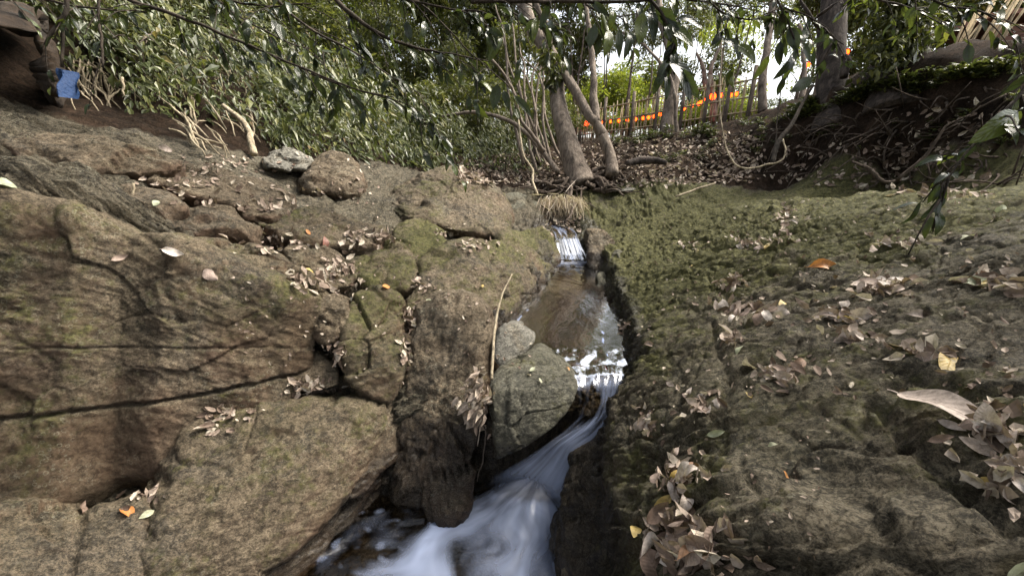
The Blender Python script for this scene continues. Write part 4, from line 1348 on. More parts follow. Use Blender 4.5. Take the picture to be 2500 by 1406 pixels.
for (lab, base, parts, mat, ro) in [
    ("leaning dark trunk split by a vine in front of the bamboo fence", (1640, 345, 8.2),
     [px_tube([(1628, 345, 8.2), (1632, 290, 8.2), (1640, 230, 8.2), (1648, 180, 8.25), (1630, 100, 8.3), (1612, 40, 8.4), (1600, -40, 8.5)], [.17, .14, .12, .085, .08, .075, .07], 12, .02, 11),
      px_tube([(1652, 345, 8.0), (1650, 270, 8.0), (1640, 200, 8.0), (1615, 160, 8.1), (1560, 100, 8.2), (1520, 80, 8.3)], [.05, .04, .035, .03, .025, .02], 8, .02, 12)], M_bark, .02),
    ("slender straight trunk right of the orange string lights", (1862, 262, 7.6),
     [px_tube([(1862, 275, 7.6), (1860, 200, 7.6), (1872, 120, 7.7), (1882, 50, 7.8), (1890, -40, 7.9)], [.085, .07, .065, .06, .055], 10, .02, 13)], M_bark, .012),
    ("thick dark ribbed trunk standing on the top of the soil bank", (2035, 275, 5.5),
     [px_tube([(2045, 330, 5.4), (2038, 262, 5.5), (2030, 180, 5.6), (2030, 100, 5.65), (2035, 20, 5.7), (2040, -60, 5.8)], [.34, .21, .17, .165, .16, .16], 18, .0, 14, 6),
      px_tube([(2030, 90, 5.5), (1985, 52, 5.4), (1958, 5, 5.4), (1945, -30, 5.4)], [.03, .025, .02, .018], 7, .02, 15),
      px_tube([(1985, 52, 5.4), (2010, 30, 5.2), (2045, 8, 5.1), (2060, 15, 5.0), (2070, -10, 5.0)], [.018, .016, .014, .012, .01], 6, .02, 16),
      px_tube([(2060, 190, 5.3), (2068, 150, 5.3), (2060, 135, 5.3)], [.05, .05, .03], 8, .0, 17)], M_bark_dark, .03),
    ("massive ivy clad trunk rising from the soil bank", (2190, 235, 4.9),
     [px_tube([(2185, 290, 4.8), (2190, 215, 4.9), (2205, 130, 5.0), (2215, 50, 5.1), (2225, -60, 5.2)], [.34, .26, .24, .23, .22], 18, .0, 18, 6)], M_bark_dark, .03),
    ("short reddish branching trunk glowing in the light of the bulbs", (1742, 262, 9.6),
     [px_tube([(1742, 300, 9.6), (1738, 235, 9.6), (1722, 205, 9.6), (1715, 160, 9.6), (1700, 130, 9.6)], [.08, .07, .06, .04, .03], 9, .02, 19),
      px_tube([(1738, 235, 9.6), (1735, 180, 9.5), (1745, 140, 9.5), (1760, 110, 9.5), (1750, 60, 9.5)], [.06, .05, .04, .03, .02], 9, .02, 20)], M_bark, .01),
    ("thin crooked trunk between the sky gap and the thick dark trunk", (1962, 262, 7.2),
     [px_tube([(1955, 280, 7.0), (1958, 230, 7.0), (1965, 180, 7.1), (1960, 120, 7.2), (1950, 60, 7.3)], [.05, .04, .035, .03, .03], 8, .03, 21)], M_bark, .01),
]:
    rt, b = tree_thing("tree", "tree", lab, base, parts, mat, ro)
    if "ivy" in lab:
        leaves_on(rt, b, "ivy", 2600, [P(2195 + 10 * i / 3 - 30 + 20 * (i % 4), 150 - 28 * i / 1.5, 4.72 + .03 * (i % 3)) for i in range(12)], (.16, .10, .10), .085, M_leaf_dark, 7)["kind"] = "stuff"

# bundle of thin leaning stems left of the main trunk
r = np.random.default_rng(31)
for i in range(12):
    bx = 1255 + 130 * r.random(); by = 425 - 25 * r.random(); t = r.uniform(6.2, 7.4)
    tx = bx - r.uniform(-20, 130); ty = by - r.uniform(180, 390)
    v, f = px_tube([(bx, by, t), ((bx * .6 + tx * .4) + r.normal() * 12, (by * .6 + ty * .4), t + .1), ((bx * .2 + tx * .8) + r.normal() * 14, (by * .2 + ty * .8), t + .3), (tx, ty, t + .5)],
                   [.028, .022, .017, .01], 7, .04, i, 4)
    o = link("sapling", mesh_np("sapling", v, f, M_bark))
    tag(o, "thin leaning sapling stem in the thicket left of the main trunk", "sapling", "sapling stems left of the main trunk")
for nm, lab, pts, rad, mat in [
    ("fallen_branch", "long bare branch arching from the thicket down to the root bank", [(1080, 285, 6.6), (1150, 275, 6.5), (1230, 290, 6.4), (1290, 330, 6.3), (1340, 390, 6.2), (1362, 420, 6.1)], [.02, .028, .03, .035, .04, .045], M_bark),
    ("hanging_vine", "pale dangling root curling down beside the main trunk to the dead grass", [(1265, 280, 5.9), (1270, 330, 5.85), (1278, 380, 5.8), (1300, 415, 5.8), (1300, 440, 5.75), (1312, 478, 5.7)], [.014, .014, .016, .018, .018, .022], M_pale_wood),
    ("hanging_vine", "curved stem dropping from the broad curled leaf into the thicket", [(1200, 145, 5.4), (1235, 190, 5.5), (1258, 235, 5.6), (1270, 290, 5.8), (1300, 330, 5.9), (1330, 370, 6.0)], [.016, .018, .02, .024, .026, .03], M_bark),
    ("hanging_vine", "long thin vine looping in a U in front of the soil bank", [(1762, -20, 5.2), (1762, 120, 5.15), (1758, 250, 5.1), (1768, 340, 5.05), (1790, 395, 5.0), (1825, 412, 4.95), (1870, 402, 4.9), (1905, 395, 4.85), (1918, 370, 4.85), (1912, 340, 4.9)], [.005, .006, .007, .008, .009, .010, .010, .010, .009, .008], M_pale_wood),
    ("thin_vine", "thin straight vine hanging in front of the bright sky gap", [(1912, 150, 5.6), (1905, 230, 5.5), (1895, 320, 5.4), (1890, 390, 5.3)], [.006, .007, .007, .008], M_twig),
    ("leaning_pole", "dark leaning branch crossing the bright gap left of the thick trunk", [(1985, 210, 5.6), (1960, 250, 5.5), (1935, 300, 5.3), (1900, 350, 5.2), (1885, 400, 5.1)], [.018, .02, .025, .03, .03], M_twig),
    ("sunlit_branch", "pale yellow sunlit branch leaning on the foot of the left slope", [(545, 258, 4.5), (580, 285, 4.45), (608, 318, 4.4), (612, 345, 4.3), (622, 378, 4.25)], [.022, .026, .03, .034, .036], M_pale_wood),
    ("bare_root", "pale forked root poking from the brown earth above the dark rock", [(298, 190, 3.3), (300, 215, 3.3), (305, 235, 3.32)], [.012, .009, .006], M_pale_wood),
    ("twig", "short crooked twig standing upright on the left shelf", [(326, 448, 2.42), (323, 485, 2.42), (316, 490, 2.42), (322, 520, 2.38)], [.007, .008, .010, .007], M_pale_wood),
    ("cane_stick", "long thin cane leaning from the mossy shoulder down past the round stone", [(1250, 670, 2.75), (1228, 715, 2.6), (1212, 775, 2.45), (1205, 840, 2.30), (1200, 925, 2.12)], [.0045, .006, .0075, .008, .008], M_pale_wood),
    ("thin_root", "thin root hanging in the dark slot beneath the wad of dead leaves", [(1150, 985, 2.1), (1170, 1020, 2.1), (1185, 1060, 2.12), (1180, 1120, 2.15), (1165, 1175, 2.2)], [.005, .005, .004, .003, .002], M_root),
    ("thin_twig", "hair thin twig lying across the brown pool", [(1310, 655, 4.35), (1370, 672, 4.2), (1430, 697, 3.95)], [.004, .004, .003], M_root),
    ("thick_root", "large dark log like root lying under the main tree", [(1530, 400, 5.9), (1560, 392, 5.95), (1600, 392, 5.9), (1625, 398, 5.8)], [.04, .055, .05, .035], M_bark_dark),
    ("dead_branch", "pale broken branch at the foot of the soil bank", [(2080, 395, 4.4), (2125, 415, 4.3), (2160, 445, 4.2), (2200, 440, 4.15)], [.012, .02, .018, .012], M_root),
    ("dead_branch", "long pale branch rising rightwards out of the bank's shadow", [(2190, 440, 3.9), (2260, 380, 3.8), (2310, 310, 3.7), (2370, 280, 3.6)], [.018, .014, .009, .004], M_root),
    ("dead_branch", "flat bare branch lying along the upper edge of the mossy rock", [(1650, 480, 5.4), (1700, 462, 5.5), (1745, 448, 5.6)], [.012, .016, .012], M_pale_wood),
]:
    v, f = px_tube(pts, rad, 8, .01 if "cane" not in nm else .003, len(lab), 5)
    o = link(nm, mesh_np(nm, v, f, mat))
    tag(o, lab, nm.split("_")[-1])

# dark earth hollow of the right bank: stems and roots hanging out of it, one tangle
r = np.random.default_rng(77)
parts = []
for i in range(420):
    px = 1150 + 1350 * r.random()
    top = np.interp(px, [1150, 1500, 1850, 2050, 2500], [395, 350, 320, 275, 200]); bot = np.interp(px, [1150, 1500, 1900, 2200, 2500], [450, 440, 420, 450, 470])
    py = top + (bot - top) * r.random() ** .8
    h = hit(px, py)
    if h is None or np.linalg.norm(h[0] - CAM) > 8.5: continue
    d = unit((r.normal(size=(1, 3)) * np.array([1, .4, .7]) + np.array([0, -.15, -.25])))[0]
    L = r.uniform(.12, .55)
    p0 = h[0] + h[1] * .01
    q = [p0, p0 + d * L * .4 + h[1] * .05 + r.normal(size=3) * .03, p0 + d * L + h[1] * .02 + np.array([0, 0, -.04]) + r.normal(size=3) * .03]
    parts.append(tube(q, [r.uniform(.005, .016), .007, .003], 5, 0, 0, 3))
o = link("roots_and_twigs", trunk_mesh("roots_and_twigs", parts, M_root))
tag(o, "tangle of roots and twigs in the soil banks", None, None, "stuff")
# tangle of roots on the sunlit bare patch of the left slope
parts = []
for i in range(90):
    px = r.choice([r.uniform(430, 620), r.uniform(180, 330)]); py = (r.uniform(180, 360) if px > 400 else r.uniform(180, 260))
    h = hit(px, py)
    if h is None: continue
    d = unit((r.normal(size=(1, 3)) * .35 + np.array([.45, -.3, -.8])))[0]
    L = r.uniform(.15, .7)
    p0 = h[0] + h[1] * .04
    parts.append(tube([p0 - d * L * .5, p0 + h[1] * .05, p0 + d * L * .5], [.006, r.uniform(.006, .014), .004], 5, .02, i, 4))
o = link("roots_and_twigs", trunk_mesh("roots_and_twigs", parts, M_pale_wood))
tag(o, "pale roots and stalks on the bare earth of the left slope", None, None, "stuff")

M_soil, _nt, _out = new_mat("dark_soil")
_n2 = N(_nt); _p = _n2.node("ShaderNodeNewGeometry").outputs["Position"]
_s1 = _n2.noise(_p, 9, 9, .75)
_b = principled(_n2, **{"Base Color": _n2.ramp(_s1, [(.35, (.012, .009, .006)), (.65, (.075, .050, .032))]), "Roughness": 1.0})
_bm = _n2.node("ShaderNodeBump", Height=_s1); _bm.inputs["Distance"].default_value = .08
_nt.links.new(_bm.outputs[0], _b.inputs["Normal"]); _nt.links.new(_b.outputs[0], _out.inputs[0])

# ------------------------------------------------------------------ single leaves
def leaf_mesh(name, mat, seed, curl=.5, wave=.15, wdt=.42, nl=7, tipx=1.0, cup=.35, stem=.12, twist=0.0):
    """leaf along +X, one unit long, face up"""
    r = np.random.default_rng(seed)
    vs, at_u, at_l = [], [], []
    ph = r.uniform(0, 6.28)
    for i in range(nl + 1):
        s = i / nl
        hw = wdt * .5 * (math.sin(math.pi * min(1, s ** .85)) ** .75 if 0 < s < 1 else 0.012)
        x = s
        zc = -curl * (s - .45) ** 2 * 1.2 + .03 * math.sin(7 * s + ph)
        tw = twist * s
        for u in (-1, -.5, 0, .5, 1):
            y = u * hw
            z = zc + cup * abs(u) ** 1.6 * hw + wave * hw * math.sin(6.5 * s + ph + (2 if u > 0 else 0)) * abs(u)
            y2 = y * math.cos(tw) - z * math.sin(tw) * .3
            z2 = z + y * math.sin(tw)
            vs.append((x + r.normal() * .006, y2, z2)); at_u.append(u); at_l.append(s)
    f = grid_faces(nl + 1, 5)
    vs = np.array(vs)
    # petiole
    pv, pf = tube([(-stem, 0, vs[2, 2] - .02), (-stem * .5, 0, vs[2, 2]), (0.02, 0, vs[2, 2])], [.010, .009, .008], 3)
    tri = np.concatenate([f[:, [0, 1, 2]], f[:, [0, 2, 3]], pf + len(vs)])
    n2 = len(pv)
    return mesh_np(name, np.concatenate([vs, pv]), tri, mat, True, {"across": at_u + [0] * n2, "along": at_l + [0] * n2})


DEAD = [leaf_mesh("dead_leaf", M_dead, 100 + i, curl=c, wave=w, wdt=wd, cup=cu, twist=tw) for i, (c, w, wd, cu, tw) in enumerate(
    [(.7, .2, .46, .45, .3), (.4, .35, .5, .2, -.3), (1.3, .25, .40, .8, .4), (.15, .15, .42, .2, 0), (.5, .4, .55, -.3, -.4), (1.6, .3, .38, .7, .2), (-.5, .3, .46, .7, -.2), (.3, .15, .6, .15, .1)])]


def recolour(me, mat, name="dead_leaf"):
    m = me.copy(); m.name = name
    m.materials.clear(); m.materials.append(mat)
    return m


KINDS_ = {"dead": DEAD, "yellow": [recolour(DEAD[i], M_yellow) for i in (1, 3, 7)], "orange": [recolour(DEAD[i], M_orange) for i in (0, 3)],
          "pale": [recolour(DEAD[i], M_palegreen) for i in (3, 7)], "green": [recolour(DEAD[3], M_green1)], "red": [recolour(DEAD[7], M_redleaf)]}
lr = np.random.default_rng(99)
n_single = 0


def put_leaf(px, py, size, kind="dead", label=None, group=None, name="fallen_leaf", lift=.004, rot=None, tilt=.35, variant=None, flat=False):
    global n_single
    h = hit(px, py, skip_water=False)
    if h is None: return None
    loc, nor = h
    me = KINDS_[kind][lr.integers(0, len(KINDS_[kind])) if variant is None else variant]
    o = link(name, me)
    nv = Vector(nor) + Vector(lr.normal(size=3) * tilt)
    q = nv.to_track_quat('Z', 'Y')
    from mathutils import Quaternion
    o.rotation_mode = 'QUATERNION'
    o.rotation_quaternion = q @ Quaternion((0, 0, 1), lr.uniform(0, 6.28) if rot is None else rot)
    loc = loc + nor * lift
    d = o.rotation_quaternion @ Vector((.5 * size, 0, 0))
    o.location = Vector(loc) - d
    o.scale = (size, size * lr.uniform(.85, 1.2), size)
    tag(o, label, "leaf", group)
    n_single += 1
    return o


# piles and drifts: (photo centre, count, spread, leaf size, label, kinds)
PILES = [
    (1700, 1340, 30, 95, 60, .085, "brown dead leaf in the largest pile at the bottom of the right rock"),
    (1650, 1290, 14, 35, 60, .085, "brown dead leaf on the upper left flank of the largest leaf pile"),
    (1665, 1160, 16, 55, 45, .075, "curled leaf in the cluster above the largest leaf pile"),
    (1585, 1040, 11, 35, 40, .06, "small leaf in the scatter beside the churning chute"),
    (1700, 985, 9, 45, 30, .07, "curled leaf in the cluster left of the pale oval leaf"),
    (1905, 915, 13, 60, 26, .08, "dead leaf in the clump caught in the rock step at mid right"),
    (1850, 760, 18, 95, 22, .09, "dead leaf in the long drift beneath the small leaf clump"),
    (1790, 690, 10, 45, 18, .085, "dead leaf in the small round clump on the mossy rock"),
    (2050, 770, 14, 65, 26, .085, "dead leaf in the twin clump right of the long drift"),
    (2080, 825, 9, 60, 14, .08, "dead leaf in the thin drift below the twin clump"),
    (2150, 700, 18, 75, 24, .095, "dead leaf in the broad pale drift at the right of the mossy rock"),
    (2420, 690, 12, 75, 22, .085, "dead leaf in the drift along the right edge"),
    (1915, 530, 16, 30, 38, .08, "dead leaf in the upright drift in the moss gutter"),
    (1850, 590, 12, 110, 14, .08, "dead leaf along the mossy step below the gutter drift"),
    (1820, 600, 6, 35, 8, .09, "dark curled leaf at the lip of the mossy step"),
    (2200, 590, 6, 80, 12, .08, "pale leaf scattered near the round pale leaf"),
    (1680, 600, 7, 40, 12, .07, "dead leaf near the left end of the mossy step"),
    (2420, 1050, 18, 85, 60, .062, "large curled leaf in the deep drift on the right edge"),
    (2450, 1170, 12, 50, 60, .058, "curled leaf at the lower end of the right edge drift"),
    (2250, 860, 6, 60, 20, .08, "dead leaf beside the big yellow leaf"),
    (1790, 830, 4, 25, 14, .085, "pale leaf of the pair near the left of the middle rock"),
    (1520, 800, 6, 20, 14, .05, "small leaf on the right rim of the sunlit pool"),
    (800, 690, 24, 75, 30, .085, "dead leaf in the gutter between the slabs on the left shelf"),
    (830, 650, 9, 30, 24, .085, "upturned leaf at the head of the left shelf gutter"),
    (680, 590, 14, 60, 20, .08, "dead leaf in the hollow left of the red brown leaf"),
    (905, 580, 14, 70, 16, .08, "dead leaf scattered left of the bright moss cap"),
    (770, 950, 16, 65, 12, .065, "dead leaf on the ledge under the triangular stone"),
    (820, 870, 9, 22, 35, .07, "dead leaf packed beneath the dark pinched stone"),
    (560, 1010, 9, 60, 16, .06, "dead leaf in the joint on top of the lower block"),
    (530, 1040, 5, 25, 14, .06, "grey pink leaf at the upper left shoulder of the lower block"),
    (1000, 790, 9, 16, 45, .07, "dead leaf in the upper crevice beside the olive block"),
    (995, 860, 8, 13, 50, .07, "dead leaf packed in the lower crevice beside the olive block"),
    (1030, 700, 6, 25, 20, .07, "dead leaf below the small lichened stone"),
    (1170, 600, 8, 50, 16, .07, "dead leaf on top of the mossy shoulder"),
    (1100, 570, 6, 30, 10, .08, "dead leaf in the notch above the mossy shoulder"),
    (650, 510, 6, 60, 12, .07, "dead leaf on the upper left slabs"),
    (430, 450, 6, 100, 14, .07, "dead leaf in the dark joints of the shaded shelf"),
    (560, 400, 6, 60, 18, .07, "dark leaf in the joint below the sunlit branch"),
    (350, 1215, 5, 40, 20, .06, "brown leaf around the dark stone on the bottom left step"),
]
PILES = [(q[0], q[1], q[2], q[3], q[4], q[5], q[6]) for q in PILES]
rest_p = []
for (cx, cy, n, sx, sy, sz, lab) in PILES:
    for i in range(n):
        x = cx + sx * np.clip(lr.normal() * .5, -1.1, 1.1); y = cy + sy * np.clip(lr.normal() * .5, -1.1, 1.1)
        if n_single < 255:
            put_leaf(x, y, sz * lr.uniform(.6, 1.15), "dead" if lr.random() > .05 else "yellow", lab, "fallen leaves", lift=.003 + .03 * lr.random() * (n > 12), tilt=.45)
        else:
            rest_p.append((x, y, sz))
        for k in range(2 if n_single < 255 else 3):
            if lr.random() < .9: rest_p.append((cx + sx * lr.normal() * .6, cy + sy * lr.normal() * .6, sz * .75))

# leaves one can single out
for (x, y, s, kind, lab, rot) in [
    (2318, 893, .115, "yellow", "big curled yellow leaf lying near the right edge", 5.6),
    (1620, 1240, .105, "yellow", "long narrow yellow leaf standing in the large leaf pile", 1.4),
    (1550, 1300, .055, "yellow", "small pale yellow leaf tip left of the largest leaf pile", 2.0),
    (1748, 1058, .060, "pale", "pale oval leaf lying flat on the middle of the right rock", .6),
    (1912, 1164, .026, "orange", "tiny orange leaf alone on the bare dark rock", 1.2),
    (1888, 1090, .026, "pale", "tiny pale leaf above the tiny orange leaf", 1.3),
    (1828, 968, .03, "yellow", "tiny yellow leaf above the square rock joint", 2.2),
    (2360, 583, .085, "pale", "round pale green leaf shining on the upper mossy rock", 0),
    (2390, 690, .10, "pale", "broad cream leaf flat in the drift near the right edge", .3),
    (2440, 513, .09, "pale", "single pale leaf on the shaded moss at the upper right", .4),
    (2015, 650, .16, "orange", "tan arched leaf standing on its edges on the mossy rock", .1),
    (1790, 825, .10, "dead", "long pale curled leaf left of the long drift", 5.9),
    (1808, 857, .06, "pale", "small cupped pale leaf below the long pale curled leaf", 5.5),
    (2130, 610, .09, "dead", "pale leaf at the left end of the rock hump", .2),
    (1640, 940, .05, "dead", "round crinkled pinkish leaf near the rim of the gorge", .2),
    (1585, 842, .07, "dead", "flat tan leaf on the slope beside the white reflections", .2),
    (792, 593, .10, "red", "broad red brown leaf on the left shelf", 1.2),
    (752, 568, .05, "orange", "small orange leaf on the left shelf above the red brown leaf", 1.9),
    (942, 703, .08, "orange", "orange yellow leaf on the humped olive rock", 5.8),
    (755, 662, .07, "yellow", "yellow leaf in the left shelf gutter", 5.5),
    (425, 622, .095, "dead", "long pale curled leaf wedged on the crest of the big left wall", 5.75),
    (512, 672, .085, "dead", "folded tan leaf below the wedged one on the wall crest", 5.5),
    (290, 632, .07, "dead", "dull leaf stuck in the recess of the big left wall", .2),
    (310, 1250, .075, "orange", "bright orange yellow leaf on the bottom left step", 1.5),
    (355, 1257, .055, "pale", "curled cream leaf beside the bright orange yellow one", 2.9),
    (192, 1245, .065, "dead", "grey brown round leaf on the bottom left step", .2),
    (405, 365, .11, "dead", "pale lance shaped leaf on the dark upper slab", 5.9),
    (1300, 905, .045, "pale", "small pale leaf on the wedged boulder", .6),
    (1318, 932, .04, "pale", "cream leaf low on the top face of the wedged boulder", .7),
    (1385, 903, .03, "orange", "tiny orange leaf near the wet edge of the wedged boulder", 0),
    (1048, 735, .06, "pale", "pale pinkish leaf on the mossy shoulder", .6),
    (1178, 700, .04, "yellow", "pale yellow leaf on the mossy face above the cane stick", .5),
    (2490, 1382, .09, "pale", "pale green leaf cut off by the bottom right corner", .4),
    (2120, 700, .13, "dead", "largest pale violet brown leaf of the broad drift", 5.9),
    (1690, 652, .03, "yellow", "tiny yellow leaf on the moss above the small leaf clump", 0),
    (2245, 775, .08, "dead", "crinkled white leaf right of the twin clump", 5.9),
    (380, 498, .05, "pale", "pale yellow leaf by the foot of the upright twig", 0),
    (5, 452, .09, "pale", "blurred pale leaf at the left edge on the shaded shelf", 0),
]:
    put_leaf(x, y, s, kind, lab, None, lift=.012, rot=None if rot == 0 else rot + 0.0, tilt=.12)

# the big withered leaf on the right
big = leaf_mesh("dead_leaf", M_dead, 300, curl=.25, wave=.28, wdt=.26, nl=18, cup=.5, twist=.2)
h = hit(2320, 1005)
a = P(2190, 945, np.dot(h[0] - CAM, _FW) + .10); b = hit(2470, 1085)[0] + np.array([0, 0, .02])
o = link("withered_leaf", big)
d = Vector(b - a); L = d.length
o.rotation_mode = 'QUATERNION'
zx = d.normalized(); zz_ = (Vector((-.2, -.5, .85)) - zx * zx.dot(Vector((-.2, -.5, .85)))).normalized(); zy = zz_.cross(zx)
o.rotation_quaternion = Matrix((zx, zy, zz_)).transposed().to_quaternion()
o.location = a; o.scale = (L, L * 1.1, L * .8)
tag(o, "huge withered grey brown leaf with wavy edges on the right rock", "leaf")

# all the litter too small to count: rock specks and the root bank
def litter(name, label, pts, ln, mat, seed):
    r = np.random.default_rng(seed)
    P0, NN, LL = [], [], []
    for (x, y, s) in pts:
        h = hit(x, y)
        if h is None: continue
        P0.append(h[0] + h[1] * r.uniform(.002, .02)); NN.append(h[1]); LL.append(s)
    P0, NN, LL = np.array(P0), np.array(NN), np.array(LL)
    ax = np.cross(NN, r.normal(size=P0.shape)) + .25 * r.normal(size=P0.shape)
    L = LL * r.uniform(.5, 1.2, len(P0))
    me = litter_mesh(name, P0, ax, NN + .35 * r.normal(size=P0.shape), L, L * r.uniform(.38, .62, len(P0)), mat, r.random(len(P0)), seed)
    o = link(name, me)
    tag(o, label, None, None, "stuff")


pts = []
for i in range(3600):          # root bank litter
    px = 1120 + 1300 * lr.random()
    top = np.interp(px, [1120, 1500, 1850, 2050, 2500], [395, 345, 320, 265, 190]); bot = np.interp(px, [1100, 1500, 1900, 2200, 2500], [445, 460, 440, 480, 490])
    if px > 1850 and lr.random() < .8: continue
    pts.append((px, top + (bot - top) * (lr.random() if px < 1900 else lr.random() ** .35), .085))
litter("leaf_litter", "dead leaves strewn over the root bank and the soil bank", pts, .09, M_dead_st, 5)
pts = [q for q in rest_p]
for i in range(420): pts.append((1540 + 940 * lr.random(), 470 + 500 * lr.random() ** 1.5, .028))
for i in range(260): pts.append((560 + 750 * lr.random(), 470 + 450 * lr.random(), .028))
for i in range(90): pts.append((1540 + 500 * lr.random(), 900 + 480 * lr.random(), .014))
for i in range(120): pts.append((430 + 500 * lr.random(), 380 + 130 * lr.random(), .06))
for i in range(80): pts.append((1330 + 90 * lr.random(), 525 + 45 * lr.random(), .06))
litter("leaf_litter", "small scraps of dead leaf scattered over the rocks", pts, .05, M_dead_st, 6)

# wad of dead leaves caught in the gorge on the cane stick
r = np.random.default_rng(8)
c0 = P(1172, 975, 2.08)
p = c0 + r.normal(size=(170, 3)) * np.array([.035, .03, .075]) + np.array([0, 0, 0])
L = r.uniform(.04, .09, 170)
me = litter_mesh("leaf_wad", p, r.normal(size=(170, 3)) * .5 + np.array([-.4, 0, -.8]), r.normal(size=(170, 3)), L, L * .38, M_dead_st, .3 + .6 * r.random(170), 5)
o = link("leaf_wad", me); tag(o, "wad of dead leaves caught on the cane stick in the dark slot", "debris", None, "stuff")
put_leaf(1152, 952, .05, "green", "single fresh green leaf beside the wad of dead leaves", None, lift=.03, tilt=.2)

# dead grass hanging at the head of the pool
r = np.random.default_rng(9)
n = 520
px = r.uniform(1318, 1424, n); py = 470 + 22 * r.random(n) + 6 * np.abs(px - 1370) / 40
p = np.array([P(a_, b_, 5.55 + .12 * r.random()) for a_, b_ in zip(px, py)])
L = r.uniform(.06, .40, n)
me = cloud_mesh("dead_grass", p, r.normal(size=(n, 3)) * .38 + np.array([0, -.22, -.9]), np.array([0, -1.0, .3]) + .4 * r.normal(size=(n, 3)), L, np.full(n, .012), M_fibre, r.random(n), droop=.05)
o = link("dead_grass", me); tag(o, "clump of pinkish dead grass hanging at the head of the pool", "grass")

# ------------------------------------------------------------------ plants of the right bank: low leafy tufts
tuft_meshes = []
for i in range(4):
    r = np.random.default_rng(60 + i)
    n = 42
    a = r.uniform(0, 6.28, n)
    ax = np.stack([np.cos(a), np.sin(a), r.uniform(.1, 1.1, n)], 1)
    p = np.stack([np.cos(a), np.sin(a), a * 0], 1) * r.uniform(.01, .10, (n, 1)) + np.array([0, 0, .05]) + r.random((n, 1)) * np.array([[0, 0, .16]])
    L = r.uniform(.08, .16, n)
    tuft_meshes.append(cloud_mesh("tuft", p, ax, np.array([0, 0, 1.0]) + .3 * r.normal(size=(n, 3)), L, L * r.uniform(.25, .45, n), M_leaf_hill, r.random(n), droop=.3))
tp = {0: [], 1: [], 2: [], 3: []}
for i in range(150):
    px = 1490 + 1000 * lr.random()
    py = np.interp(px, [1490, 1700, 1850, 2000, 2150, 2300, 2500], [352, 338, 310, 275, 238, 215, 175]) + lr.normal() * 8 - 4
    if i > 120: py = np.interp(px, [1490, 1900, 2500], [385, 360, 300]) + 25 * lr.normal()
    h = hit(px, py)
    if h is None or np.linalg.norm(h[0] - CAM) > 11: continue
    s = lr.uniform(.35, .8) * (.7 if i > 120 else 1)
    a = lr.uniform(0, 6.28); k = int(lr.integers(0, 4))
    src = np.empty(len(tuft_meshes[k].vertices) * 3, dtype=np.float32); tuft_meshes[k].vertices.foreach_get("co", src)
    src = src.reshape(-1, 3).astype(float)
    Rm = np.array([[math.cos(a), -math.sin(a), 0], [math.sin(a), math.cos(a), 0], [0, 0, 1]])
    tp[0 if k < 2 else 2].append((src @ Rm.T * s + h[0] - h[1] * .02, k))
for key, mat, lab in ((0, M_leaf_hill, "bright low leafy plants along the top edge of the soil bank"), (2, M_leaf_hill, "duller green low plants mixed along the soil bank")):
    vs, fs, tn, o_ = [], [], [], 0
    for vv, k in tp[key]:
        ff = np.array([p.vertices[:] for p in tuft_meshes[k].polygons]) + o_
        vs.append(vv); fs.append(ff); o_ += len(vv); tn.append(np.repeat(lr.random(len(vv) // 5) * .8, 5))
    o = link("ground_cover", mesh_np("ground_cover", np.concatenate(vs), np.concatenate(fs), mat, False, {"tint": np.concatenate(tn)}))
    tag(o, lab, None, None, "stuff")

# ------------------------------------------------------------------ bamboo fence with its string of lights
def field_fence():
    A, B = P(1405, 345, 11.6), P(1842, 303, 8.2)
    A[2] = min(A[2], 2.0)
    base = A.copy()
    root = empty("bamboo_fence", base)
    tag(root, "low fence of thin bamboo pickets with posts, carrying orange bulbs", "fence")
    r = np.random.default_rng(44)
    n = 62
    for i in range(n):
        s = (i + .5) / n
        p = A * (1 - s) + B * s
        hgt = .78 + .05 * r.normal() + .12 * s
        q0 = p - np.array([0, 0, .25]); q1 = p + np.array([.03 * r.normal(), .01 * r.normal(), hgt])
        v, f = tube([q0 - base, (q0 + q1) / 2 - base + r.normal(size=3) * .006, q1 - base], [.016, .015, .013], 5)
        link("picket", mesh_np("picket", v, f, M_bamboo), root)
    for s in (.03, .2, .38, .52, .655, .77, .865, .96):
        p = A * (1 - s) + B * s + np.array([0, -.05, 0])
        v, f = tube([p - base - np.array([0, 0, .3]), p - base + np.array([.02, 0, .98 + .1 * s])], [.045, .04], 8)
        link("post", mesh_np("post", v, f, M_bark), root)
    for k, hz in enumerate((.14, .42, .74)):
        q = [A * (1 - s) + B * s + np.array([0, -.03, hz + (.10 * s) + .012 * math.sin(9 * s + k)]) - base for s in np.linspace(0, 1, 9)]
        v, f = tube(q, [.018] * 9, 6)
        link("rail", mesh_np("rail", v, f, M_bamboo), root)


field_fence()

m_bulb, nt, out = new_mat("bulb_glow")
n = N(nt)
em = n.node("ShaderNodeEmission"); em.inputs[0].default_value = (1.0, .040, .003, 1); em.inputs[1].default_value = 4.0
nt.links.new(em.outputs[0], out.inputs[0])
m_core, nt, out = new_mat("bulb_filament")
n = N(nt)
em = n.node("ShaderNodeEmission"); em.inputs[0].default_value = (1.0, .55, .20, 1); em.inputs[1].default_value = 60
nt.links.new(em.outputs[0], out.inputs[0])
m_cable, nt, out = new_mat("cable")
nt.links.new(principled(N(nt), **{"Base Color": (.01, .01, .01, 1), "Roughness": .6}).outputs[0], out.inputs[0])
bv, bf = ico(3)
bulb_v = bv * np.array([.036, .036, .042]); bulb_v[:, 2] -= .030
bulb_me = mesh_np("bulb", bulb_v, bf, m_bulb)
core_me = mesh_np("filament", bv * .016, bf, m_core)
sv, sf = tube([(0, 0, 0), (0, 0, .03)], [.014, .012], 8)
sock_me = mesh_np("socket", sv, sf, m_cable)


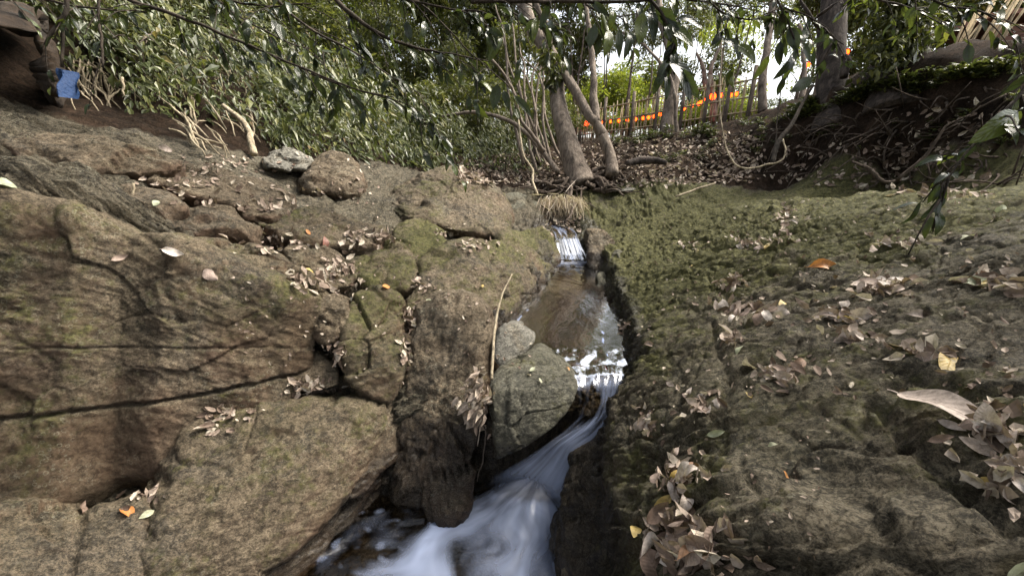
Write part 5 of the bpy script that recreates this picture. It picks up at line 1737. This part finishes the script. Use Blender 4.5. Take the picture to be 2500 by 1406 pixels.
def light_string(label, pts, bulbs, big=()):
    W = np.array([P(*q) for q in pts]); root = empty("string_lights", W[0])
    tag(root, label, "string lights")
    v, f = tube(W - W[0], [.006] * len(W), 5, 0, 0, 5)
    link("cable", mesh_np("cable", v, f, m_cable), root)
    xs = [q[0] for q in pts]
    for i, bx in enumerate(bulbs):
        p = P(bx, np.interp(bx, xs, [q[1] for q in pts]), np.interp(bx, xs, [q[2] for q in pts])) - W[0] - np.array([0, 0, .03])
        b = link("bulb", bulb_me, root); b.location = p
        s = 1.75 if i in big else 1.0
        b.scale = (s, s, s)
        k = link("socket", sock_me, b); k.location = (0, 0, .0)


light_string("string of glowing orange bulbs along the top of the bamboo fence",
             [(1400, 296, 11.4), (1433, 294, 11.2), (1472, 292, 10.9), (1532, 288, 10.5), (1590, 280, 10.1), (1630, 268, 9.8), (1671, 258, 9.5), (1707, 247, 9.2), (1742, 226, 9.0), (1785, 225, 8.7), (1830, 216, 8.4), (1900, 190, 8.0), (1975, 150, 7.4), (2070, 118, 6.8)],
             [1433, 1472, 1492, 1512, 1532, 1552, 1571, 1584, 1596, 1612, 1671, 1690, 1707, 1712, 1725, 1742, 1763, 1785, 1800, 1975, 2070], big=(0, 15))

# leaning bamboo poles and the corner of a hut, upper right
A = P(2285, 190, 6.3); B = P(2430, 120, 5.6)
root = empty("pole_fence", A); tag(root, "row of tall leaning bamboo poles behind the bank at the upper right", "fence")
r = np.random.default_rng(3)
for i in range(15):
    s = i / 14
    p = A * (1 - s) + B * s
    q1 = p + np.array([.30 + .1 * r.normal(), .05, .75 + .15 * r.random()])
    v, f = tube([p - A - [.1, 0, .3], q1 - A], [.018, .014], 6)
    link("pole", mesh_np("pole", v, f, M_bamboo), root)
m_hut, nt, out = new_mat("hut_boards")
n = N(nt); pos = n.node("ShaderNodeNewGeometry").outputs["Position"]
b = principled(n, **{"Base Color": n.ramp(n.noise(n.mapping(pos, scale=(1, 1, 6)), 5, 6, .7), [(.35, (.16, .085, .06)), (.65, (.36, .20, .15))]), "Roughness": .85})
nt.links.new(b.outputs[0], out.inputs[0])


def box(a, b):
    a = np.array(a, float); b = np.array(b, float)
    v = np.array([[x, y, z] for x in (a[0], b[0]) for y in (a[1], b[1]) for z in (a[2], b[2])])
    f = np.array([[0, 1, 3, 2], [4, 6, 7, 5], [0, 4, 5, 1], [2, 3, 7, 6], [0, 2, 6, 4], [1, 5, 7, 3]])
    return v, f


hb = P(2412, 180, 6.2)
root = empty("hut", hb, -.2); tag(root, "corner of a pinkish brown wooden hut behind the leaning poles", "hut")
for i in range(6):
    v, f = box((0.0, 0, -.3 + i * .16), (1.6, .05, -.3 + i * .16 + .15))
    link("wall_board", mesh_np("wall_board", v, f, m_hut, False), root)
v, f = box((-.25, -.25, .72), (2.0, 1.5, .78)); link("roof", mesh_np("roof", v, f, m_hut, False), root)
v, f = box((-.10, -.1, -.5), (-.002, 0, .72)); link("post", mesh_np("post", v, f, m_hut, False), root)

# ------------------------------------------------------------------ blue cloth on the left
m_cloth, nt, out = new_mat("blue_cloth")
n = N(nt); pos = n.node("ShaderNodeNewGeometry").outputs["Position"]
b = principled(n, **{"Base Color": n.mix(n.noise(pos, 25, 5), (.002, .022, .085, 1), (.005, .045, .15, 1)), "Roughness": .7})
bm = n.node("ShaderNodeBump", Height=n.noise(pos, 60, 4)); bm.inputs["Distance"].default_value = .01
nt.links.new(bm.outputs[0], b.inputs["Normal"]); nt.links.new(b.outputs[0], out.inputs[0])
u = np.linspace(0, 1, 26); w = np.linspace(0, 1, 34)
UU, WW = np.meshgrid(u, w)
TL, TR_, BL, BR = P(147, 168, 3.02), P(182, 176, 3.0), P(160, 238, 2.98), P(184, 242, 2.96)
v = (TL * (1 - UU[..., None]) + TR_ * UU[..., None]) * (1 - WW[..., None]) + (BL * (1 - UU[..., None]) + BR * UU[..., None]) * WW[..., None]
fold_ = .035 * np.sin(UU * 11 + 2 * WW) * (.4 + WW) + .012 * np.sin(WW * 9 + 4 * UU)
v[..., 1] -= fold_.reshape(34, 26) + .05 * np.sin(np.pi * UU)
v = v.reshape(-1, 3)
fr = grid_faces(34, 26)
vb = v + np.array([0, .008, 0])
me = mesh_np("blue_cloth", np.concatenate([v, vb]), np.concatenate([fr, fr[:, ::-1] + len(v)]), m_cloth)
o = link("blue_cloth", me); tag(o, "crumpled bright blue cloth hanging over the dark rock ridge", "cloth")

# ------------------------------------------------------------------ branches hanging into the view, each leaf a piece of its own
LIV = [leaf_mesh("leaf", M_leaf_near, 200 + i, curl=c, wave=.06, wdt=w_, cup=cu, nl=6) for i, (c, w_, cu) in enumerate([(.25, .36, .15), (.5, .30, .25), (.1, .42, .1), (.7, .34, .2), (.35, .26, .3)])]


def leafy_branch(label, pts, radii, nleaf, size, seed, spread=1.0, droop=.55, twigs=5, explicit=(), cat="branch", tw_len=.35, start=.05, name="leafy_branch"):
    r = np.random.default_rng(seed)
    W = np.array([P(*q) for q in pts])
    root = empty(name, W[0]); tag(root, label, cat, "branches hanging into the view")
    parts = [tube(W - W[0], radii, 7, .01, seed, 5)]
    cur = [W[0] * 0]
    # dense samples along the branch
    S = np.linspace(0, 1, 60)
    k = np.linspace(0, 1, len(W))
    C = np.stack([np.interp(S, k, (W - W[0])[:, i]) for i in range(3)], 1)
    anchors = []
    for i in range(twigs):
        s = start + (1 - start) * (i + r.random() * .8) / max(1, twigs)
        b = C[min(59, int(s * 59))]
        tg = unit((C[min(59, int(s * 59) + 1)] - C[max(0, int(s * 59) - 1)])[None])[0]
        d = unit((tg * .7 + r.normal(size=3) * .55 * spread + np.array([0, 0, -droop]))[None])[0]
        L = tw_len * r.uniform(.5, 1.3)
        q = [b, b + d * L * .5 + np.array([0, 0, .01]), b + d * L + np.array([0, 0, -.06 * droop])]
        parts.append(tube(q, [.0045, .0035, .002], 5, 0, 0, 3))
        for j in range(8): anchors.append((q[0] * (1 - j / 7) + q[2] * (j / 7), d))
    for j in range(12, 60, 4): anchors.append((C[j], unit((C[j] - C[j - 1])[None])[0]))
    link("stem", trunk_mesh("stem", parts, M_twig), root)
    from mathutils import Quaternion
    def add(pos, ax, nv, sz, var):
        o = link("leaf", LIV[var], root)
        X = Vector(ax).normalized(); Z = Vector(nv); Z = (Z - X * Z.dot(X)).normalized(); Yv = Z.cross(X)
        o.rotation_mode = 'QUATERNION'
        o.rotation_quaternion = Matrix((X, Yv, Z)).transposed().to_quaternion()
        o.location = pos; o.scale = (sz, sz, sz)
    for i in range(nleaf):
        p, d = anchors[r.integers(0, len(anchors))]
        ax = d * .7 + r.normal(size=3) * .45 + np.array([0, 0, -droop])
        add(p, ax, np.array([0, -.35, 1]) + r.normal(size=3) * .45, size * r.uniform(.6, 1.25), int(r.integers(0, 5)))
    for (x0, y0, x1, y1, t, face) in explicit:
        a_, b_ = P(x0, y0, t), P(x1, y1, t)
        add(a_ - W[0], b_ - a_, np.array(face, float), float(np.linalg.norm(b_ - a_)), int(r.integers(0, 5)))


leafy_branch("main dark branch crossing the upper middle, ending in a broad grey leaf", [(780, -40, 3.0), (860, 38, 3.0), (935, 88, 3.05), (1020, 118, 3.1), (1110, 135, 3.15), (1192, 150, 3.2)], [.020, .016, .013, .010, .007, .004],
             80, .13, 1, tw_len=.42, twigs=9, explicit=[(1192, 150, 1228, 86, 3.1, (0, -1, .3)), (1190, 142, 1215, 90, 3.15, (.3, -1, .1)), (1215, 205, 1204, 268, 3.2, (0, -1, .1)), (1228, 218, 1244, 266, 3.2, (0, -1, 0)), (1255, 230, 1300, 285, 3.2, (0, -1, .3))])
leafy_branch("long dark branch sloping down right across the upper left leaves", [(250, -30, 3.1), (330, 5, 3.1), (450, 45, 3.1), (560, 92, 3.15), (700, 150, 3.2), (850, 212, 3.2), (980, 250, 3.25)], [.016, .015, .013, .011, .009, .006, .003],
             95, .12, 2, twigs=12, tw_len=.40, start=.3)
leafy_branch("lower branch of drooping blue grey leaves left of the thicket", [(760, 180, 3.4), (850, 215, 3.4), (950, 240, 3.4), (1040, 300, 3.4), (1085, 345, 3.4)], [.010, .008, .006, .004, .002], 85, .13, 3, twigs=9, tw_len=.42)
leafy_branch("branch of shining leaves across the top left of centre", [(640, -40, 3.2), (740, 60, 3.2), (850, 120, 3.2), (960, 190, 3.25), (1040, 240, 3.3)], [.012, .010, .008, .005, .003], 90, .12, 4, twigs=11, tw_len=.42)
leafy_branch("thin twig crossing from the top edge towards the thicket", [(980, -30, 3.0), (1060, 40, 3.0), (1150, 130, 3.1), (1230, 200, 3.2), (1262, 245, 3.3)], [.007, .006, .005, .004, .003], 14, .10, 5, twigs=4, tw_len=.25)
leafy_branch("horizontal branch along the top edge with large hanging dark leaves", [(1150, 6, 2.6), (1280, 3, 2.6), (1420, 6, 2.6), (1560, 2, 2.6), (1700, -20, 2.6)], [.012, .012, .011, .010, .008], 20, .15, 6, twigs=6, tw_len=.2,
             explicit=[(1400, 8, 1388, 46, 2.6, (0, -1, 0)), (1490, 70, 1478, 138, 2.6, (.2, -1, 0)), (1512, 68, 1512, 140, 2.6, (-.2, -1, 0)), (1540, 78, 1528, 142, 2.6, (.2, -1, 0)), (1452, 60, 1440, 120, 2.6, (-.4, -1, .2)), (1360, 80, 1372, 130, 2.6, (.5, -1, 0)),
                       (1500, 20, 1490, 70, 2.6, (0, -1, .4)), (1380, 135, 1395, 185, 2.6, (.3, -1, 0))])
leafy_branch("near dark sprig with long leaves hanging before the sky gap", [(1560, -30, 2.2), (1610, 30, 2.2), (1640, 80, 2.2), (1650, 120, 2.2)], [.010, .008, .006, .004], 14, .14, 7, twigs=4, tw_len=.15,
             explicit=[(1640, 130, 1695, 245, 2.2, (.4, -1, .2)), (1655, 165, 1708, 240, 2.2, (-.4, -1, .1)), (1625, 60, 1700, 110, 2.2, (0, -1, .5)), (1612, 30, 1668, 100, 2.2, (.2, -1, .3)), (1590, 20, 1600, 100, 2.2, (0, -1, 0)), (1570, 30, 1560, 110, 2.2, (0, -1, 0)), (1650, 40, 1725, 62, 2.2, (0, -1, .8))])
leafy_branch("sprig of a few broad leaves hanging right of the slender trunk", [(1880, -30, 2.6), (1920, 40, 2.6), (1940, 100, 2.6), (1950, 140, 2.6)], [.008, .006, .005, .003], 12, .14, 8, twigs=3, tw_len=.2,
             explicit=[(1945, 125, 1905, 190, 2.6, (.3, -1, 0)), (1952, 100, 1985, 150, 2.6, (0, -1, .3)), (1770, 90, 1812, 130, 2.6, (0, -1, .5)), (1800, 105, 1850, 150, 2.6, (0, -1, .2)), (1985, 190, 1930, 225, 2.6, (.3, -1, .3))])
leafy_branch("dense leafy twig at the top right of centre", [(1700, -40, 2.9), (1760, 30, 2.9), (1840, 50, 2.9), (1900, 20, 2.9)], [.008, .007, .005, .003], 34, .13, 9, twigs=7, tw_len=.3)
leafy_branch("dark vertical twig hanging at the upper left", [(240, -30, 2.9), (242, 40, 2.9), (247, 100, 2.9), (250, 165, 2.9)], [.010, .009, .009, .007], 8, .09, 10, twigs=3, tw_len=.3)
leafy_branch("dark twisted branch beside the black hollow at the upper left", [(165, -20, 2.9), (160, 25, 2.9), (135, 70, 2.9), (110, 110, 2.9), (150, 60, 2.92), (152, 165, 2.95)], [.016, .014, .013, .010, .010, .010], 8, .09, 11, twigs=3, tw_len=.25)
leafy_branch("leafy spray across the top between the two long branches", [(480, -40, 3.6), (600, 50, 3.6), (720, 110, 3.6), (800, 130, 3.6)], [.009, .008, .006, .003], 70, .12, 12, twigs=10, tw_len=.45)
leafy_branch("dark blurred leafy sprig hanging close at the right edge", [(2560, 120, 1.5), (2480, 240, 1.5), (2400, 330, 1.5), (2310, 440, 1.52), (2290, 500, 1.52)], [.006, .005, .004, .003, .002], 34, .085, 13, twigs=9, tw_len=.16,
             explicit=[(2500, 265, 2380, 345, 1.45, (0, -1, .5))])

# ------------------------------------------------------------------ earth overhang added to shade the black hollow, upper left
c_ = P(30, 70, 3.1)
rock("earth_overhang", slab([(-120, 30, 2.9), (-60, 62, 2.75), (20, 58, 2.9), (75, 62, 3.05), (108, 90, 3.15), (100, 40, 3.3), (0, 20, 3.1)], 1.3, -.3), M_soil, "overhanging lump of dark earth added to shade the black hollow", "overhang", k=7, sub=5, flake=.3, seed=70, moss=0, lump=.6)
rock("earth_overhang", slab([(95, 70, 3.15), (125, 110, 3.2), (140, 190, 3.15), (128, 225, 3.1), (105, 200, 3.15), (90, 120, 3.2)], 1.2, .1), M_soil, "dark earth pillar added to shade the black hollow beside the blue cloth", "earth", k=7, sub=5, flake=.3, seed=71, moss=0, lump=.6)

leafy_branch("leafy twig of small dark leaves over the first sky gap", [(1380, -40, 2.8), (1440, 20, 2.8), (1520, 40, 2.8), (1600, 20, 2.8)], [.008, .007, .005, .003], 50, .12, 21, twigs=8, tw_len=.32)
leafy_branch("dark leafy twig between the slender trunk and the thick dark trunk", [(1850, -40, 3.0), (1900, 10, 3.0), (1990, 50, 3.0), (2060, 110, 3.0)], [.008, .007, .005, .003], 44, .12, 22, twigs=7, tw_len=.35)
leafy_branch("dark leafy twig in the upper right corner", [(2200, -40, 2.8), (2300, 10, 2.8), (2400, 30, 2.8), (2480, 80, 2.8)], [.008, .007, .005, .003], 50, .12, 23, twigs=8, tw_len=.35)
leafy_branch("leafy twig in front of the main trunk top", [(1180, -40, 3.0), (1250, 30, 3.0), (1310, 60, 3.0), (1380, 60, 3.0)], [.008, .007, .005, .003], 46, .12, 24, twigs=8, tw_len=.3)

leafy_branch("dense leafy bough across the top left corner", [(-60, -60, 3.0), (80, -10, 3.0), (220, 20, 3.0), (360, 30, 3.1)], [.010, .009, .007, .004], 60, .11, 31, twigs=10, tw_len=.3)
leafy_branch("dense leafy bough over the top edge left of centre", [(420, -60, 2.9), (520, -10, 2.9), (640, 15, 2.9), (760, 10, 2.9)], [.010, .009, .007, .004], 60, .12, 32, twigs=10, tw_len=.32)
leafy_branch("broad leaved bough over the top edge above the thicket", [(860, -60, 2.9), (960, -10, 2.9), (1080, 20, 2.9), (1180, 30, 2.9)], [.010, .009, .007, .004], 60, .13, 33, twigs=10, tw_len=.35)

leafy_branch("dark leafy bough over the top edge above the bamboo fence", [(1560, -70, 3.3), (1650, -10, 3.3), (1760, 10, 3.3), (1860, 30, 3.3)], [.010, .009, .007, .004], 56, .13, 34, twigs=10, tw_len=.32)
leafy_branch("dark leafy bough over the top edge right of the thick dark trunk", [(2040, -70, 3.2), (2120, -10, 3.2), (2220, 20, 3.2), (2300, 60, 3.2)], [.010, .009, .007, .004], 50, .12, 35, twigs=9, tw_len=.32)

# ------------------------------------------------------------------ unseen forest trees added on both flanks and behind the viewer, darkening the corners
for i, (x, y, h, s, cr, lab) in enumerate([
    (-4.6, .4, 3.2, (1.5, 1.4, 1.0), crown_a, "unseen forest tree added for shade on the left flank beside the viewpoint"),
    (-4.2, 2.0, 4.3, (1.1, 1.0, .8), crown_b, "unseen forest tree added for shade over the left shelf"),
    (-2.8, -2.0, 3.6, (1.8, 1.5, 1.1), crown_a, "unseen forest tree added for shade on the left flank behind the viewpoint"),
    (3.6, -1.2, 3.6, (1.5, 1.5, 1.0), crown_b, "unseen forest tree added for shade on the right flank behind the viewpoint"),
    (4.9, 1.6, 3.8, (1.2, 1.3, .8), crown_a, "unseen forest tree added for shade on the right flank of the gorge"),
    (.6, -2.6, 4.6, (2.0, 1.6, 1.0), crown_b, "unseen forest tree added for shade over the gorge behind the viewpoint"),
]):
    plant(("shade_tree"), "tree", lab, x, y, cr, s, h, seed=300 + i, stems=2, group="unseen shade trees flanking the gorge")


plant("shade_tree", "tree", "unseen leaning tree added to shade the left wall from overhead", 3.6, -.6, crown_a, (.75, .7, .55), 4.4, seed=330, stems=1, lean=(-3.0, 2.6), group="unseen shade trees flanking the gorge")  # unseen crown set between sun and left wall to darken it
